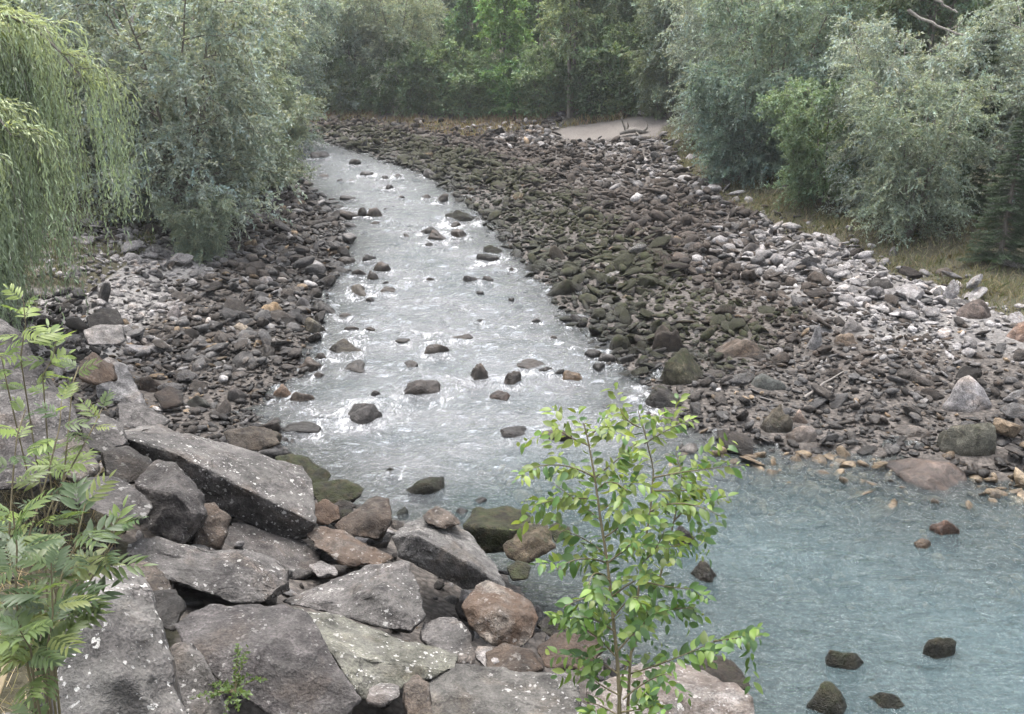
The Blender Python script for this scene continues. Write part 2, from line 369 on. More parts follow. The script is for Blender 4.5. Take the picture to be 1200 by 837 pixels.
# sandy track at the far end of the bar, grassy margins, pale dry stones
SAND = poly_px([(640, 157), (680, 147), (735, 139), (782, 134), (786, 146), (770, 161), (720, 163), (660, 163)])
TREE_EDGE_R = poly_px([(640, 151), (775, 163), (800, 196), (850, 236), (905, 264), (1000, 292), (1040, 318), (1120, 346), (1200, 376)])
TREE_R = TREE_EDGE_R + [(16, 17), (40, 14), (60, 40), (45, 75), (8, 62)]
xs = axis(-11, 14, 0.2, -260, 260); ys = axis(1.5, 34, 0.22, -45, 230, 1.03)
gx, gy, gf = grid_mesh(xs, ys); gz = terrain(gx, gy)
_si = in_poly(gx, gy, SAND); _sd = seg_dist(gx, gy, SAND + SAND[:1]) * np.where(_si, 1, -1); sand = smooth(-.9, .9, _sd + .5 * n2(gx, gy, .9, 12)) * .8
dR = seg_dist(gx, gy, RIGHT); dL = seg_dist(gx, gy, LEFT); inr = in_poly(gx, gy, POLY)
wood = in_poly(gx, gy, TREE_R) | ((dR > 13) & (dR < dL) & ~inr) | ((dL < dR) & ~inr & (dL > 5.0) & ~in_poly(gx, gy, FOOTPOLY)) | (gy > 70)
wood |= in_poly(gx, gy, FOOTPOLY) & (gz > 2.2)
green = np.where(wood & (sand < 0.5), 1.0, 0.0)
pale = np.where((dL < dR) & ~inr & (dL > 3.3) & (gy > 16) & (gy < 28), 0.8, 0.0) + np.where((dR < dL) & ~inr & (dR > 5.0) & (gy < 27), 0.45, 0.0)
ground = put('ground', mesh_np('ground', np.stack([gx, gy, gz], -1), gf, True, None, {'sand': sand, 'green': green, 'pale': pale}), M_GROUND)
tag(ground, kind='structure')

# ------------------------------------------------------------------ stone shapes
_ico = {}
def ico(sub):
    if sub not in _ico:
        bm = bmesh.new(); bmesh.ops.create_icosphere(bm, subdivisions=sub, radius=1.0)
        V = np.array([v.co[:] for v in bm.verts]); V /= np.linalg.norm(V, axis=1)[:, None]
        _ico[sub] = (V, np.array([[v.index for v in f.verts] for f in bm.faces])); bm.free()
    return _ico[sub]
def stone_shape(sub, seed, k=9.0, nplanes=11, rough=0.05, aspect=(1, 0.8, 0.55)):
    r = np.random.default_rng(seed); D, Fc = ico(sub)
    N = r.normal(size=(nplanes, 3)); N /= np.linalg.norm(N, axis=1)[:, None]
    AX = np.linalg.qr(r.normal(size=(3, 3)))[0]; N = np.concatenate([N, -N[:4], AX, -AX]); d = np.concatenate([r.uniform(0.62, 1.0, nplanes + 4), r.uniform(0.85, 1.1, 6)])
    q = np.maximum(D @ N.T, 0) / d
    rad = (q ** k).sum(1) ** (-1.0 / k)
    V = D * rad[:, None]
    V = V * (1 + rough * fbm(V * 1.7 + seed * 1.31, 2, seed % 97)[:, None])
    V = V * np.array(aspect); V /= np.abs(V[:, 0]).max()
    return V, Fc
def rotmat(rx, ry, rz):
    cx, sx, cy, sy, cz, sz = np.cos(rx), np.sin(rx), np.cos(ry), np.sin(ry), np.cos(rz), np.sin(rz)
    o = np.zeros_like(cx)
    Rx = np.stack([np.stack([o + 1, o, o], -1), np.stack([o, cx, -sx], -1), np.stack([o, sx, cx], -1)], -2)
    Ry = np.stack([np.stack([cy, o, sy], -1), np.stack([o, o + 1, o], -1), np.stack([-sy, o, cy], -1)], -2)
    Rz = np.stack([np.stack([cz, -sz, o], -1), np.stack([sz, cz, o], -1), np.stack([o, o, o + 1], -1)], -2)
    return Rz @ Ry @ Rx

# ------------------------------------------------------------------ boulders traced by their corners (pixel, pixel, metres behind the anchor)
BOULDER_XY = []
def rock_mesh(name, pts, edge, seed, amp=0.022, bev=0.035, strata=0.5):
    bm = bmesh.new()
    for p in pts: bm.verts.new(p)
    r = bmesh.ops.convex_hull(bm, input=bm.verts)
    bmesh.ops.delete(bm, geom=[v for v in bm.verts if not v.link_faces], context='VERTS')
    bmesh.ops.dissolve_limit(bm, angle_limit=math.radians(7), verts=bm.verts, edges=bm.edges)
    size = float(np.ptp(np.array(pts), axis=0).max())
    try: bmesh.ops.bevel(bm, geom=list(bm.edges), offset=bev * size, offset_type='OFFSET', segments=2, profile=0.6, affect='EDGES', clamp_overlap=True)
    except Exception: pass
    bmesh.ops.remove_doubles(bm, verts=bm.verts, dist=0.004 * size)
    bmesh.ops.triangulate(bm, faces=bm.faces)
    for it in range(7):
        long = [e for e in bm.edges if e.calc_length() > edge]
        if not long or len(bm.verts) > 5000: break
        bmesh.ops.subdivide_edges(bm, edges=long, cuts=1); bmesh.ops.triangulate(bm, faces=[f for f in bm.faces if len(f.verts) > 3])
    bm.normal_update()
    V = np.array([v.co[:] for v in bm.verts]); N = np.array([v.normal[:] for v in bm.verts]); Fc = np.array([[v.index for v in f.verts] for f in bm.faces])
    bm.free()
    rr = np.random.default_rng(seed); ax = rr.normal(size=3) * np.array([0.5, 0.5, 1]); ax /= np.linalg.norm(ax)
    along = V @ ax
    q = V * 1.1 / size * 3 + seed * 7.7
    low = fbm(q, 3, seed % 50)
    st = vnoise(np.stack([along * 11 / size ** 0.5 + 0.9 * fbm(q * 0.8, 2, 3), along * 0 + seed, V[:, 0] * 0.6], -1), 7)
    hi = fbm(V * 9 + seed, 3, 21)
    la_ = along * 7.5 / size ** .5 + .9 * low + .25 * fbm(q * 3, 2, 8); fl_ = np.floor(la_); fr_ = la_ - fl_; zz_ = np.zeros_like(la_)
    ledge = _h(fl_, zz_ + seed, zz_, 3) + (_h(fl_ + 1, zz_ + seed, zz_, 3) - _h(fl_, zz_ + seed, zz_, 3)) * smooth(.78, 1.0, fr_)
    chip = np.minimum(0, fbm(q * 1.3 + 40, 2, 31) + 0.25)
    disp = size * (amp * 1.2 * low + amp * strata * 0.9 * st * (1 - np.abs(N @ ax)) + amp * 1.9 * chip + amp * strata * 2.6 * (ledge - .5) * (1 - np.abs(N @ ax))) + 0.016 * hi
    V = V + N * disp[:, None]
    return V, Fc
NB = [0]
def add_boulder(label, corners, D=None, thick=0.7, tint=(0.2, 0.185, 0.175), moss=0.0, lichen=0.5, rust=0.0, anchor=None, amp=0.02, bev=0.03, strata=0.5, name='boulder', cat='boulder', group=None, shrink=0.85):
    NB[0] += 1
    a = np.array([c[:2] for c in corners], float)
    ax_, ay_ = anchor or (a[:, 0].mean(), a[:, 1].max() - 4)
    if D is None: D = hit_t(ax_, min(ay_, 836))
    P = np.array([CAM + ray(c[0], c[1]) * (D + (c[2] if len(c) > 2 else 0.6 * (a[:, 1].max() - c[1]) / F * D)) for c in corners])
    cen = P.mean(0); dirc = cen - CAM; dirc /= np.linalg.norm(dirc)
    back = np.array([p + (p - CAM) / np.linalg.norm(p - CAM) * thick for p in P]); bc = back.mean(0)
    back = bc + (back - bc) * shrink
    allp = np.concatenate([P, back]); c0 = allp.mean(0)
    V, Fc = rock_mesh(name, allp - c0, max(0.018, D / 923 * 3.2), NB[0] * 13 + 5, amp, bev, strata)
    me = mesh_np(name, V, Fc, True, np.ones((len(V), 4)))
    o = put(name, me, M_BOULDER, None, tuple(c0)); o.color = (*(.31 * c_ for c_ in tint), moss); o['lichen'] = float(lichen) * .95; o['rust'] = float(rust)
    tag(o, label, cat, group); BOULDER_XY.append((c0[0], c0[1], float(np.ptp(V[:, :2], axis=0).max()) / 2, D))
    return o
G1, G2, G3 = (0.20, 0.184, 0.174), (0.136, 0.122, 0.115), (0.27, 0.25, 0.236)
BR, DK, WH = (0.17, 0.135, 0.108), (0.065, 0.058, 0.052), (0.42, 0.39, 0.37)
add_boulder('long tilted grey slab with sharp dark front face above the water', [(143, 503, .9), (188, 499, 1.1), (270, 522, 1.15), (354, 546, 1.1), (366, 565, .7), (371, 614, 0), (273, 567, .05), (200, 529, .15), (143, 512, .3), (362, 629, .22), (324, 634, .3), (222, 572, .35), (150, 540, .45)], D=10.2, thick=.5, tint=G1, lichen=.75, strata=.3, amp=.010, bev=.015)
add_boulder('dark upright block leaning against the long tilted slab', [(156, 567, .3), (183, 538, .55), (205, 540, .5), (220, 561, .35), (239, 580, .25), (243, 604, .15), (237, 621, .1), (217, 638, .1), (173, 622, .15), (205, 578, -.05), (225, 600, -.05)], D=8.7, thick=.5, tint=G2, lichen=.35)
add_boulder('light brown block wedged beside the dark upright block', [(236, 590, .1), (252, 588, .25), (271, 608, .15), (260, 646, 0), (224, 641, 0), (232, 612, -.05)], D=9.1, thick=.45, tint=BR, lichen=.25, rust=.2)
add_boulder('flat dark slab behind the leafy plant and left of the upright block', [(80, 566, .5), (124, 556, .6), (149, 564, .55), (180, 594, .2), (173, 614, 0), (128, 606, 0), (82, 586, .1)], D=8.0, thick=.5, tint=G2, lichen=.3)
add_boulder('flat dark speckled slab lying under the long tilted slab', [(255, 646, .1), (270, 610, .6), (354, 630, .7), (377, 651, .45), (373, 670, .15), (345, 680, 0), (300, 676, -.05)], D=9.8, thick=.5, tint=G2, lichen=.5)
add_boulder('rounded long grey boulder lying crosswise below the upright block', [(149, 636, .3), (183, 629, .5), (239, 638, .55), (324, 655, .45), (341, 666, .3), (344, 688, .1), (316, 704, 0), (273, 707, -.05), (239, 693, -.05), (200, 682, 0), (165, 664, .1), (147, 651, .15)], D=7.9, thick=.6, tint=G1, lichen=.45, bev=.05)
add_boulder('brown layered stone under the left end of the rounded long boulder', [(150, 662, .2), (178, 658, .25), (204, 684, .15), (204, 700, .05), (180, 704, 0), (156, 690, .05)], D=7.6, thick=.4, tint=BR, lichen=.3)
add_boulder('dark stone in the gap beside the pale lichen speckled boulder', [(172, 694, .3), (206, 690, .3), (214, 712, .15), (206, 740, .05), (182, 736, .05)], D=7.0, thick=.4, tint=DK, lichen=.1)
add_boulder('big pale boulder full of white lichen spots beside the leafy plant', [(104, 668, .55), (141, 658, .65), (168, 671, .55), (184, 710, .35), (190, 753, .25), (207, 796, .1), (232, 880, 0), (60, 890, 0), (64, 787, .15), (68, 730, .3), (115, 720, .15), (140, 790, -.05)], D=4.9, thick=.6, tint=G3, lichen=1.1, amp=.014, strata=.2)
add_boulder('grey stone strip squeezed between pale boulder and dark angular boulder', [(196, 758, .35), (228, 752, .35), (238, 772, .2), (252, 800, .1), (272, 850, 0), (216, 860, 0), (200, 800, .2)], D=5.6, thick=.5, tint=G1, lichen=.5)
add_boulder('big dark angular boulder with smooth sloping face in the foreground', [(205, 732, .5), (243, 709, .65), (290, 706, .7), (335, 710, .6), (356, 719, .45), (378, 753, .25), (394, 774, .15), (408, 800, .05), (424, 822, 0), (395, 850, 0), (320, 846, 0), (262, 800, .1), (222, 764, .3), (300, 770, .1)], D=6.2, thick=.6, tint=(.15, .135, .13), lichen=.28, amp=.012, strata=.3)
add_boulder('pale wedge boulder with yellowish lichen along its top edge', [(343, 711, .75), (394, 721, .8), (445, 744, .75), (536, 769, .55), (532, 785, .35), (415, 768, .1), (370, 745, .3), (470, 806, .12), (424, 819, 0), (412, 800, .0), (385, 760, .12)], D=6.8, thick=.5, tint=(.25, .245, .195), lichen=.9, amp=.016)
add_boulder('angular grey boulder with ragged lower face behind the pale wedge', [(330, 705, .5), (400, 675, .75), (443, 661, .85), (479, 658, .8), (489, 680, .5), (494, 702, .3), (497, 723, .15), (483, 742, .05), (445, 735, .05), (394, 717, .2), (350, 709, .35), (440, 696, .15)], D=7.8, thick=.5, tint=G1, lichen=.6)
add_boulder('low grey slab at the bottom edge with pale crust beside the sapling', [(480, 806, .5), (534, 778, .8), (598, 783, .8), (660, 792, .7), (682, 802, .55), (688, 830, .3), (690, 880, 0), (500, 890, 0), (470, 850, .2)], D=6.5, thick=.5, tint=(.165, .155, .14), lichen=.55, moss=.12)
add_boulder('small brown block standing at the bottom edge', [(472, 800, .2), (488, 792, .25), (502, 800, .15), (508, 850, 0), (478, 856, 0)], D=6.3, thick=.3, tint=BR, lichen=.2, name='rock', cat='rock')
add_boulder('small pale broken stone under the pale wedge boulder', [(432, 806, .2), (448, 799, .25), (466, 802, .2), (470, 816, .05), (452, 826, 0), (430, 822, 0)], D=6.5, thick=.3, tint=WH, lichen=.5, rust=.4, name='rock', cat='rock')
add_boulder('smooth grey stone between the ragged boulder and the pale wedge', [(494, 728, .35), (520, 722, .45), (536, 724, .4), (552, 744, .25), (557, 768, .1), (548, 780, 0), (528, 772, .05), (495, 750, .15)], D=7.7, thick=.4, tint=G1, lichen=.4)
add_boulder('small pale stone in the gap below the rusty boulder', [(555, 768, .1), (560, 757, .2), (578, 760, .2), (588, 776, .05), (570, 784, 0)], D=7.8, thick=.3, tint=WH, lichen=.2, name='rock', cat='rock')
add_boulder('rusty brown boulder with a white cap beside the pool', [(541, 712, .2), (556, 684, .4), (573, 678, .45), (594, 692, .4), (620, 705, .3), (631, 723, .15), (627, 746, .05), (607, 760, 0), (577, 755, 0), (551, 735, .1), (590, 720, -.08)], D=8.6, thick=.5, tint=(.38, .33, .28), lichen=.3, rust=1.0, bev=.06)
add_boulder('wedge boulder with pale flat top and black underside', [(458, 629, .35), (472, 615, .8), (496, 607, 1.0), (534, 613, 1.05), (562, 638, .75), (583, 668, .45), (592, 690, .2), (547, 659, .0), (488, 627, .1), (466, 652, .3), (505, 668, .3), (543, 690, .25), (581, 690, .25)], D=9.5, thick=.4, tint=(.28, .265, .25), lichen=.35, amp=.012)
add_boulder('small brown stone perched on the black wedge boulder', [(495, 605, .1), (513, 592, .2), (532, 603, .15), (542, 614, .05), (522, 621, 0), (500, 614, 0)], D=10.0, thick=.3, tint=(.19, .15, .12), lichen=.4, rust=.3, name='rock', cat='rock')
add_boulder('brown boulder with slanting face at the water by the wedge', [(394, 616, .2), (420, 596, .4), (441, 581, .5), (456, 584, .4), (460, 612, .1), (446, 634, 0), (405, 627, .05), (436, 606, .05)], D=10.8, thick=.5, tint=(.125, .10, .08), moss=.15, lichen=.15, rust=.3)
add_boulder('rusty streaked slab lying below the brown slanting boulder', [(360, 627, .3), (375, 616, .4), (402, 621, .4), (445, 643, .3), (464, 655, .2), (441, 664, 0), (407, 665, 0), (368, 641, .05)], D=10.0, thick=.4, tint=(.30, .25, .21), lichen=.3, rust=.85)
add_boulder('pale broken stone beside the foot of the rusty streaked slab', [(362, 662, .1), (374, 658, .2), (392, 664, .15), (396, 674, 0), (372, 678, 0)], D=9.6, thick=.3, tint=WH, lichen=.3, name='rock', cat='rock')
add_boulder('dark mossy boulder at the tip of the long tilted slab', [(322, 536, .2), (340, 531, .35), (358, 535, .35), (388, 558, .2), (380, 572, 0), (345, 566, 0)], D=12.3, thick=.5, tint=DK, moss=.7, lichen=0)
add_boulder('black mossy boulder jutting into the water beyond the slab tip', [(360, 571, .15), (375, 564, .3), (407, 562, .3), (428, 572, .15), (422, 582, .05), (400, 596, 0), (374, 590, 0)], D=11.9, thick=.5, tint=DK, moss=.6, lichen=0)
add_boulder('small rusty stone under the black mossy boulder', [(366, 592, .1), (380, 586, .2), (396, 594, .15), (400, 608, .05), (384, 616, 0), (366, 610, 0)], D=11.0, thick=.35, tint=(.16, .11, .08), rust=.8, lichen=.1, name='rock', cat='rock')
add_boulder('small dark stone between black mossy boulder and brown boulder', [(388, 592, .1), (400, 586, .2), (414, 592, .1), (414, 606, 0), (396, 612, 0)], D=11.2, thick=.3, tint=DK, moss=.4, lichen=0, name='rock', cat='rock')
add_boulder('flat topped green mossy boulder at the river edge', [(541, 616, .3), (556, 597, .7), (598, 594, .8), (626, 608, .6), (604, 622, .15), (560, 618, .05), (556, 646, .2), (600, 650, .2)], D=10.5, thick=.5, tint=(.10, .10, .07), moss=.78, lichen=0)
add_boulder('brown and green boulder beside the flat topped mossy one', [(588, 640, .2), (615, 613, .45), (641, 615, .4), (652, 642, .1), (617, 662, 0), (596, 656, .05), (625, 630, .0)], D=10.3, thick=.4, tint=(.17, .14, .09), moss=.42, rust=.3, lichen=.1)
add_boulder('small round mossy stone right of the brown and green boulder', [(643, 618, .15), (656, 610, .25), (668, 618, .2), (670, 630, .05), (650, 636, 0)], D=10.9, thick=.3, tint=DK, moss=.7, lichen=0, name='rock', cat='rock')
add_boulder('small dark green stone in the pool below the mossy boulders', [(594, 666, .1), (606, 656, .2), (622, 664, .1), (618, 678, 0), (600, 680, 0)], D=9.9, thick=.3, tint=DK, moss=.6, lichen=0, name='rock', cat='rock')
add_boulder('white boulder with dark red brown patches behind the sapling', [(686, 806, .4), (738, 778, .7), (790, 775, .75), (812, 778, .7), (850, 793, .5), (884, 818, .2), (892, 880, 0), (690, 890, 0), (760, 820, .1)], D=7.7, thick=.5, tint=(.50, .46, .43), rust=.55, lichen=.5)
add_boulder('dark mossy boulder in the water behind the white patched boulder', [(812, 780, .2), (830, 771, .35), (852, 772, .3), (872, 789, .15), (879, 808, 0), (850, 812, 0)], D=8.5, thick=.4, tint=(.08, .065, .05), moss=.35, lichen=0)
add_boulder('brown wet boulder half hidden behind the lower sapling leaves', [(626, 760, .2), (650, 742, .35), (690, 738, .35), (708, 760, .15), (690, 786, 0), (640, 784, 0)], D=8.1, thick=.4, tint=(.11, .08, .06), rust=.4, moss=.3, lichen=.05)
add_boulder('dark wet stone by the pool left of the sapling stem', [(628, 734, .1), (640, 722, .2), (656, 724, .15), (664, 738, .05), (646, 748, 0)], D=8.7, thick=.3, tint=DK, moss=.4, lichen=0, name='rock', cat='rock')
add_boulder('shallow brown rubble block under the rusty white capped boulder', [(566, 764, .2), (590, 756, .3), (622, 762, .25), (640, 784, .05), (600, 796, 0), (572, 788, 0)], D=7.7, thick=.4, tint=(.12, .092, .07), rust=.3, lichen=.2)
add_boulder('pale square block under the willow tips on the left bank', [(98, 386, .35), (120, 381, .5), (144, 382, .4), (148, 398, .1), (138, 404, 0), (103, 404, 0)], D=17.0, thick=.7, tint=WH, lichen=.2)
add_boulder('boulder tinted as the dark hole above the pale square block', [(100, 372, .2), (118, 362, .4), (138, 364, .4), (146, 380, .1), (120, 388, 0), (102, 386, 0)], D=17.9, thick=.7, tint=DK, lichen=.1)  # dark tint paints the shade of the hole above the pale block
add_boulder('pale smooth slab sloping down to the cobbles on the left', [(110, 424, .5), (128, 419, .7), (147, 426, .6), (152, 450, .3), (173, 478, .05), (158, 482, 0), (114, 466, .1)], D=13.8, thick=.6, tint=(.36, .35, .35), lichen=.1, amp=.012)
add_boulder('low grey slab at the upper end of the long tilted slab', [(138, 474, .4), (168, 473, .5), (199, 494, .2), (184, 504, 0), (140, 500, .05)], D=12.3, thick=.6, tint=G1, lichen=.2)
add_boulder('dark brown rock with hollow beside the pale smooth slab', [(92, 424, .2), (108, 414, .3), (134, 428, .3), (138, 446, .1), (112, 452, 0), (92, 444, 0)], D=13.3, thick=.5, tint=(.11, .08, .06), rust=.4, lichen=.1)
add_boulder('large grey boulder at the left edge below the willow', [(-40, 372, .6), (0, 376, .7), (26, 394, .5), (62, 440, .25), (86, 474, .1), (60, 492, 0), (-50, 480, 0)], D=10.8, thick=.9, tint=G1, lichen=.3)
add_boulder('grey boulder behind the upper leaves at the left edge', [(-30, 468, .5), (30, 452, .6), (76, 466, .4), (96, 500, .15), (70, 526, 0), (-40, 530, 0)], D=9.3, thick=.8, tint=G1, lichen=.3)
add_boulder('dark boulder behind the middle leaves at the left edge', [(-40, 520, .4), (20, 506, .5), (70, 516, .4), (86, 546, .1), (40, 572, 0), (-40, 580, 0)], D=8.3, thick=.7, tint=G2, lichen=.2)
add_boulder('light brown stone behind the leafy plant above the flat dark slab', [(64, 518, .3), (84, 508, .4), (106, 522, .3), (118, 548, .1), (92, 566, 0), (66, 556, 0)], D=8.7, thick=.5, tint=(.28, .24, .2), lichen=.4)
add_boulder('grey stone at the head of the long tilted slab', [(96, 492, .3), (116, 484, .4), (142, 496, .3), (150, 520, .1), (124, 534, 0), (100, 524, 0)], D=10.0, thick=.5, tint=G1, lichen=.3)
add_boulder('dark stone under the long tilted slab', [(120, 530, .2), (150, 522, .4), (176, 538, .3), (180, 560, .1), (150, 570, 0), (122, 560, 0)], D=9.3, thick=.5, tint=DK, lichen=.1)
add_boulder('small dark rock at the far left end of the riprap', [(180, 462, .2), (196, 452, .3), (214, 458, .2), (216, 474, 0), (192, 480, 0)], D=14.3, thick=.4, tint=DK, rust=.3, lichen=0, name='rock', cat='rock')
add_boulder('reddish flat stone at the water edge below the left cobbles', [(262, 506, .2), (292, 498, .4), (320, 504, .3), (330, 520, .05), (300, 530, 0), (268, 524, 0)], D=13.2, thick=.5, tint=(.13, .105, .08), moss=.2, lichen=.05)

# ------------------------------------------------------------------ rocks in and beside the river: (px, py of the foot, px wide, px tall, tint, moss, style, label, group)
ROCKS = []
BN, GY, TN, PL = (0.135, 0.112, 0.094), (0.15, 0.14, 0.135), (0.33, 0.235, 0.15), (0.36, 0.34, 0.33)
def R(px, py, w, h, tint=BN, moss=0.0, style='round', label=None, group=None, z=None): ROCKS.append((px, py, w, h, tint, moss, style, label, group, z))
R(404, 413, 47, 19, (.14, .12, .085), .1, 'angular', 'brown pointed rock near the left edge of the riffle')
R(414, 433, 33, 11, GY, 0, 'flat', 'low grey rock in the water just below the brown pointed rock')
R(481, 429, 22, 7, GY, 0, 'flat', 'small low grey rock between pointed rock and midstream rocks')
R(511, 413, 33, 13, BN, 0, 'round', 'rounded brown rock in the middle of the upper riffle')
R(560, 444, 31, 23, (.17, .15, .135), 0, 'point', 'pyramid shaped grey rock standing in midstream')
R(598, 449, 26, 18, BN, 0, 'round', 'round brown rock right of the pyramid shaped rock')
R(626, 431, 40, 11, BN, 0, 'flat', 'low brown rock behind the tan stones at midstream')
R(495, 462, 64, 21, (.12, .10, .088), 0, 'long', 'long low brown rock splitting the current in midstream')
R(440, 464, 15, 9, DK, 0, 'round', 'tiny dark rock left of the long midstream rock')
R(424, 493, 47, 24, (.13, .12, .118), 0, 'round', 'smooth dark grey boulder in the left half of the riffle')
R(352, 506, 48, 11, DK, 0, 'flat', 'flat dark rock nearly awash off the left cobble bank')
R(584, 467, 28, 9, (.15, .10, .08), 0, 'flat', 'low reddish brown rock below the round brown rock')
R(603, 510, 36, 11, DK, 0, 'flat', 'low dark rock in the water behind the sapling top')
R(652, 514, 46, 15, (.12, .09, .07), 0, 'flat', 'flat brown rock in the water right behind the sapling top')
R(460, 558, 25, 13, (.06, .07, .055), .45, 'point', 'small dark green rock above the mossy rock in the near riffle')
R(495, 579, 53, 23, (.06, .055, .04), .72, 'round', 'dark mossy rock alone in the near riffle')
R(470, 605, 18, 13, (.06, .07, .055), .4, 'round', 'small green grey stone beside the slanting brown boulder')
R(539, 603, 18, 8, DK, 0, 'flat', 'tiny dark stone awash above the flat topped mossy boulder')
R(563, 589, 18, 7, DK, 0, 'flat', 'tiny dark stone awash below the near riffle')
R(540, 398, 28, 6, BN, 0, 'flat', 'flat brown rock awash right of the rounded brown rock')
R(671, 445, 30, 14, TN, 0, 'round', 'tan stone in the foam at midstream right')
R(680, 379, 28, 13, DK, .2, 'round', 'dark rock at the right edge of the riffle')
R(696, 417, 22, 10, DK, .1, 'round', 'small dark rock near the right shore of the riffle')
R(830, 681, 38, 26, (.09, .075, .05), .45, 'round', 'mossy brown rock in the pool right of the sapling')
R(803, 640, 44, 28, DK, .35, 'round', 'dark mossy rock in the pool behind the sapling')
R(998, 786, 48, 25, (.07, .06, .04), .6, 'round', 'dark mossy stone in the pool above the two bottom stones')
R(1103, 772, 38, 26, (.08, .075, .05), .55, 'round', 'mossy stone washed over by the current at the lower right')
R(980, 838, 58, 38, (.085, .075, .045), .6, 'round', 'brown mossy stone at the bottom edge of the pool')
R(1048, 834, 50, 25, (.075, .07, .045), .65, 'flat', 'low mossy stone at the bottom edge right of the brown one')
R(1112, 629, 34, 22, (.19, .11, .075), 0, 'angular', 'reddish brown angular stone in the shallows')
R(1086, 643, 24, 11, (.20, .14, .09), 0, 'flat', 'small tan stone awash beside the reddish brown one')
R(910, 508, 44, 39, (.12, .105, .08), .42, 'point', 'upright brown rock with bright moss on the right shore')
R(942, 519, 46, 24, (.22, .19, .17), 0, 'round', 'grey brown rock right of the upright mossy rock')
R(940, 497, 28, 20, (.34, .26, .21), 0, 'round', 'pinkish tan stone behind the upright mossy rock')
R(1147, 535, 84, 50, (.14, .135, .105), .45, 'round', 'large mossy grey boulder on the right shore')
R(1106, 572, 96, 30, (.22, .17, .145), 0, 'flat', 'broad flat reddish slab lying in the shallows at right')
R(1143, 484, 62, 48, (.38, .36, .355), 0, 'angular', 'pale angular boulder with brown patch on the right bar')
R(1072, 512, 40, 16, (.27, .23, .20), 0, 'flat', 'flat pale pink slab on the right shore')
R(787, 478, 58, 29, DK, .45, 'angular', 'dark mossy wedge rock at the tip of the right bar')
R(803, 446, 64, 44, (.13, .12, .08), .6, 'angular', 'angular rock with bright green side on the right bar')
R(787, 412, 42, 38, (.07, .055, .042), .3, 'round', 'tall dark brown boulder on the right bar near the water')
R(728, 411, 38, 24, (.08, .075, .05), .62, 'round', 'mossy olive boulder at the right water edge')
R(868, 418, 62, 28, (.11, .085, .065), .2, 'angular', 'tilted dark brown slab right of the green sided rock')
R(905, 458, 54, 24, (.10, .105, .095), .3, 'flat', 'dark green grey slab on the damp gravel')
R(957, 409, 27, 36, (.36, .345, .335), 0, 'point', 'pale pointed stone standing among the right bank stones')
R(1003, 393, 46, 24, (.24, .22, .205), 0, 'angular', 'grey block with dark hollow beside the pale pointed stone')
R(998, 406, 34, 20, (.25, .19, .14), 0, 'angular', 'brown square stone in front of the grey block')
R(1196, 400, 36, 30, (.32, .22, .17), 0, 'angular', 'orange brown stone at the right edge under the grass')
R(1034, 340, 34, 16, DK, 0, 'round', 'dark stone at the foot of the grassy right bank')
R(880, 298, 36, 18, (.14, .125, .115), 0, 'angular', 'dark grey block at the upper edge of the right bar')
R(930, 300, 30, 18, DK, 0, 'round', 'dark stone below the grass on the right bank')
R(1150, 374, 50, 26, (.13, .10, .085), 0, 'round', 'dark mound of stone under the spruce')
R(656, 305, 28, 22, (.09, .075, .055), .35, 'round', 'brown mossy boulder on the right bar beside the river bend')
R(655, 347, 44, 26, (.06, .055, .04), .55, 'round', 'dark mossy boulder at the right water edge above the riffle')
R(541, 257, 46, 14, (.06, .06, .045), .6, 'long', 'long dark mossy rock at the right edge of the upper river')
R(577, 297, 24, 12, DK, .65, 'round', 'mossy rock in the water right of midriver')
R(571, 305, 30, 10, DK, .5, 'flat', 'low mossy rock just below the round mossy one')
R(551, 330, 28, 10, DK, .15, 'flat', 'flat dark rock in midriver at the top of the riffle')
R(510, 280, 27, 12, BN, 0, 'round', 'brown rock in the middle of the upper river')
R(502, 272, 24, 8, DK, 0, 'flat', 'flat dark rock behind the brown midriver rock')
R(539, 277, 24, 11, BN, 0, 'round', 'brown rock right of the midriver pair')
R(405, 252, 28, 10, (.2, .175, .155), 0, 'flat', 'pale low rock at the left edge of the upper river')
R(438, 253, 20, 12, (.19, .165, .145), 0, 'round', 'greyish round rock reaching out from the left bank')
R(424, 252, 15, 11, DK, 0, 'round', 'dark round stone between the two pale left edge rocks')
R(448, 317, 28, 13, BN, 0, 'round', 'brown rock at the outer end of the left rock cluster')
R(420, 322, 24, 9, BN, 0, 'flat', 'flat brown rock at the inner end of the left rock cluster')
R(435, 327, 18, 12, (.17, .15, .13), 0, 'point', 'pointed grey rock in front of the left rock cluster')
R(405, 308, 22, 9, BN, 0, 'flat', 'flat rock behind the left rock cluster')
R(432, 304, 18, 8, DK, 0, 'round', 'small dark rock at the back of the left rock cluster')
R(420, 344, 36, 13, (.19, .165, .13), 0, 'flat', 'flat tan brown rock below the left rock cluster')
R(453, 343, 24, 9, BN, 0, 'flat', 'low brown rock right of the flat tan brown rock')
R(356, 361, 25, 17, (.15, .14, .138), 0, 'angular', 'grey block at the water edge of the left bank')
R(379, 365, 36, 14, DK, 0, 'flat', 'dark flat rock beside the grey block at the left water edge')
R(368, 390, 30, 20, (.17, .155, .12), .05, 'angular', 'squarish brown rock on the left water edge')
R(362, 432, 34, 16, (.17, .135, .11), 0, 'round', 'round brown rock at the outer edge of the left cobbles')
R(330, 466, 24, 20, (.40, .29, .22), 0, 'round', 'orange pink rounded stone on the left cobble edge')
R(351, 472, 32, 17, (.21, .165, .13), 0, 'round', 'brown rock touching the orange pink stone')
R(314, 368, 30, 16, (.36, .26, .16), 0, 'round', 'orange tan stone on the left cobble bank')
R(279, 388, 26, 12, (.43, .36, .28), 0, 'round', 'pale cream stone on the left cobble bank')
R(200, 372, 22, 17, (.29, .26, .25), 0, 'angular', 'pale square block on the upper left cobbles')
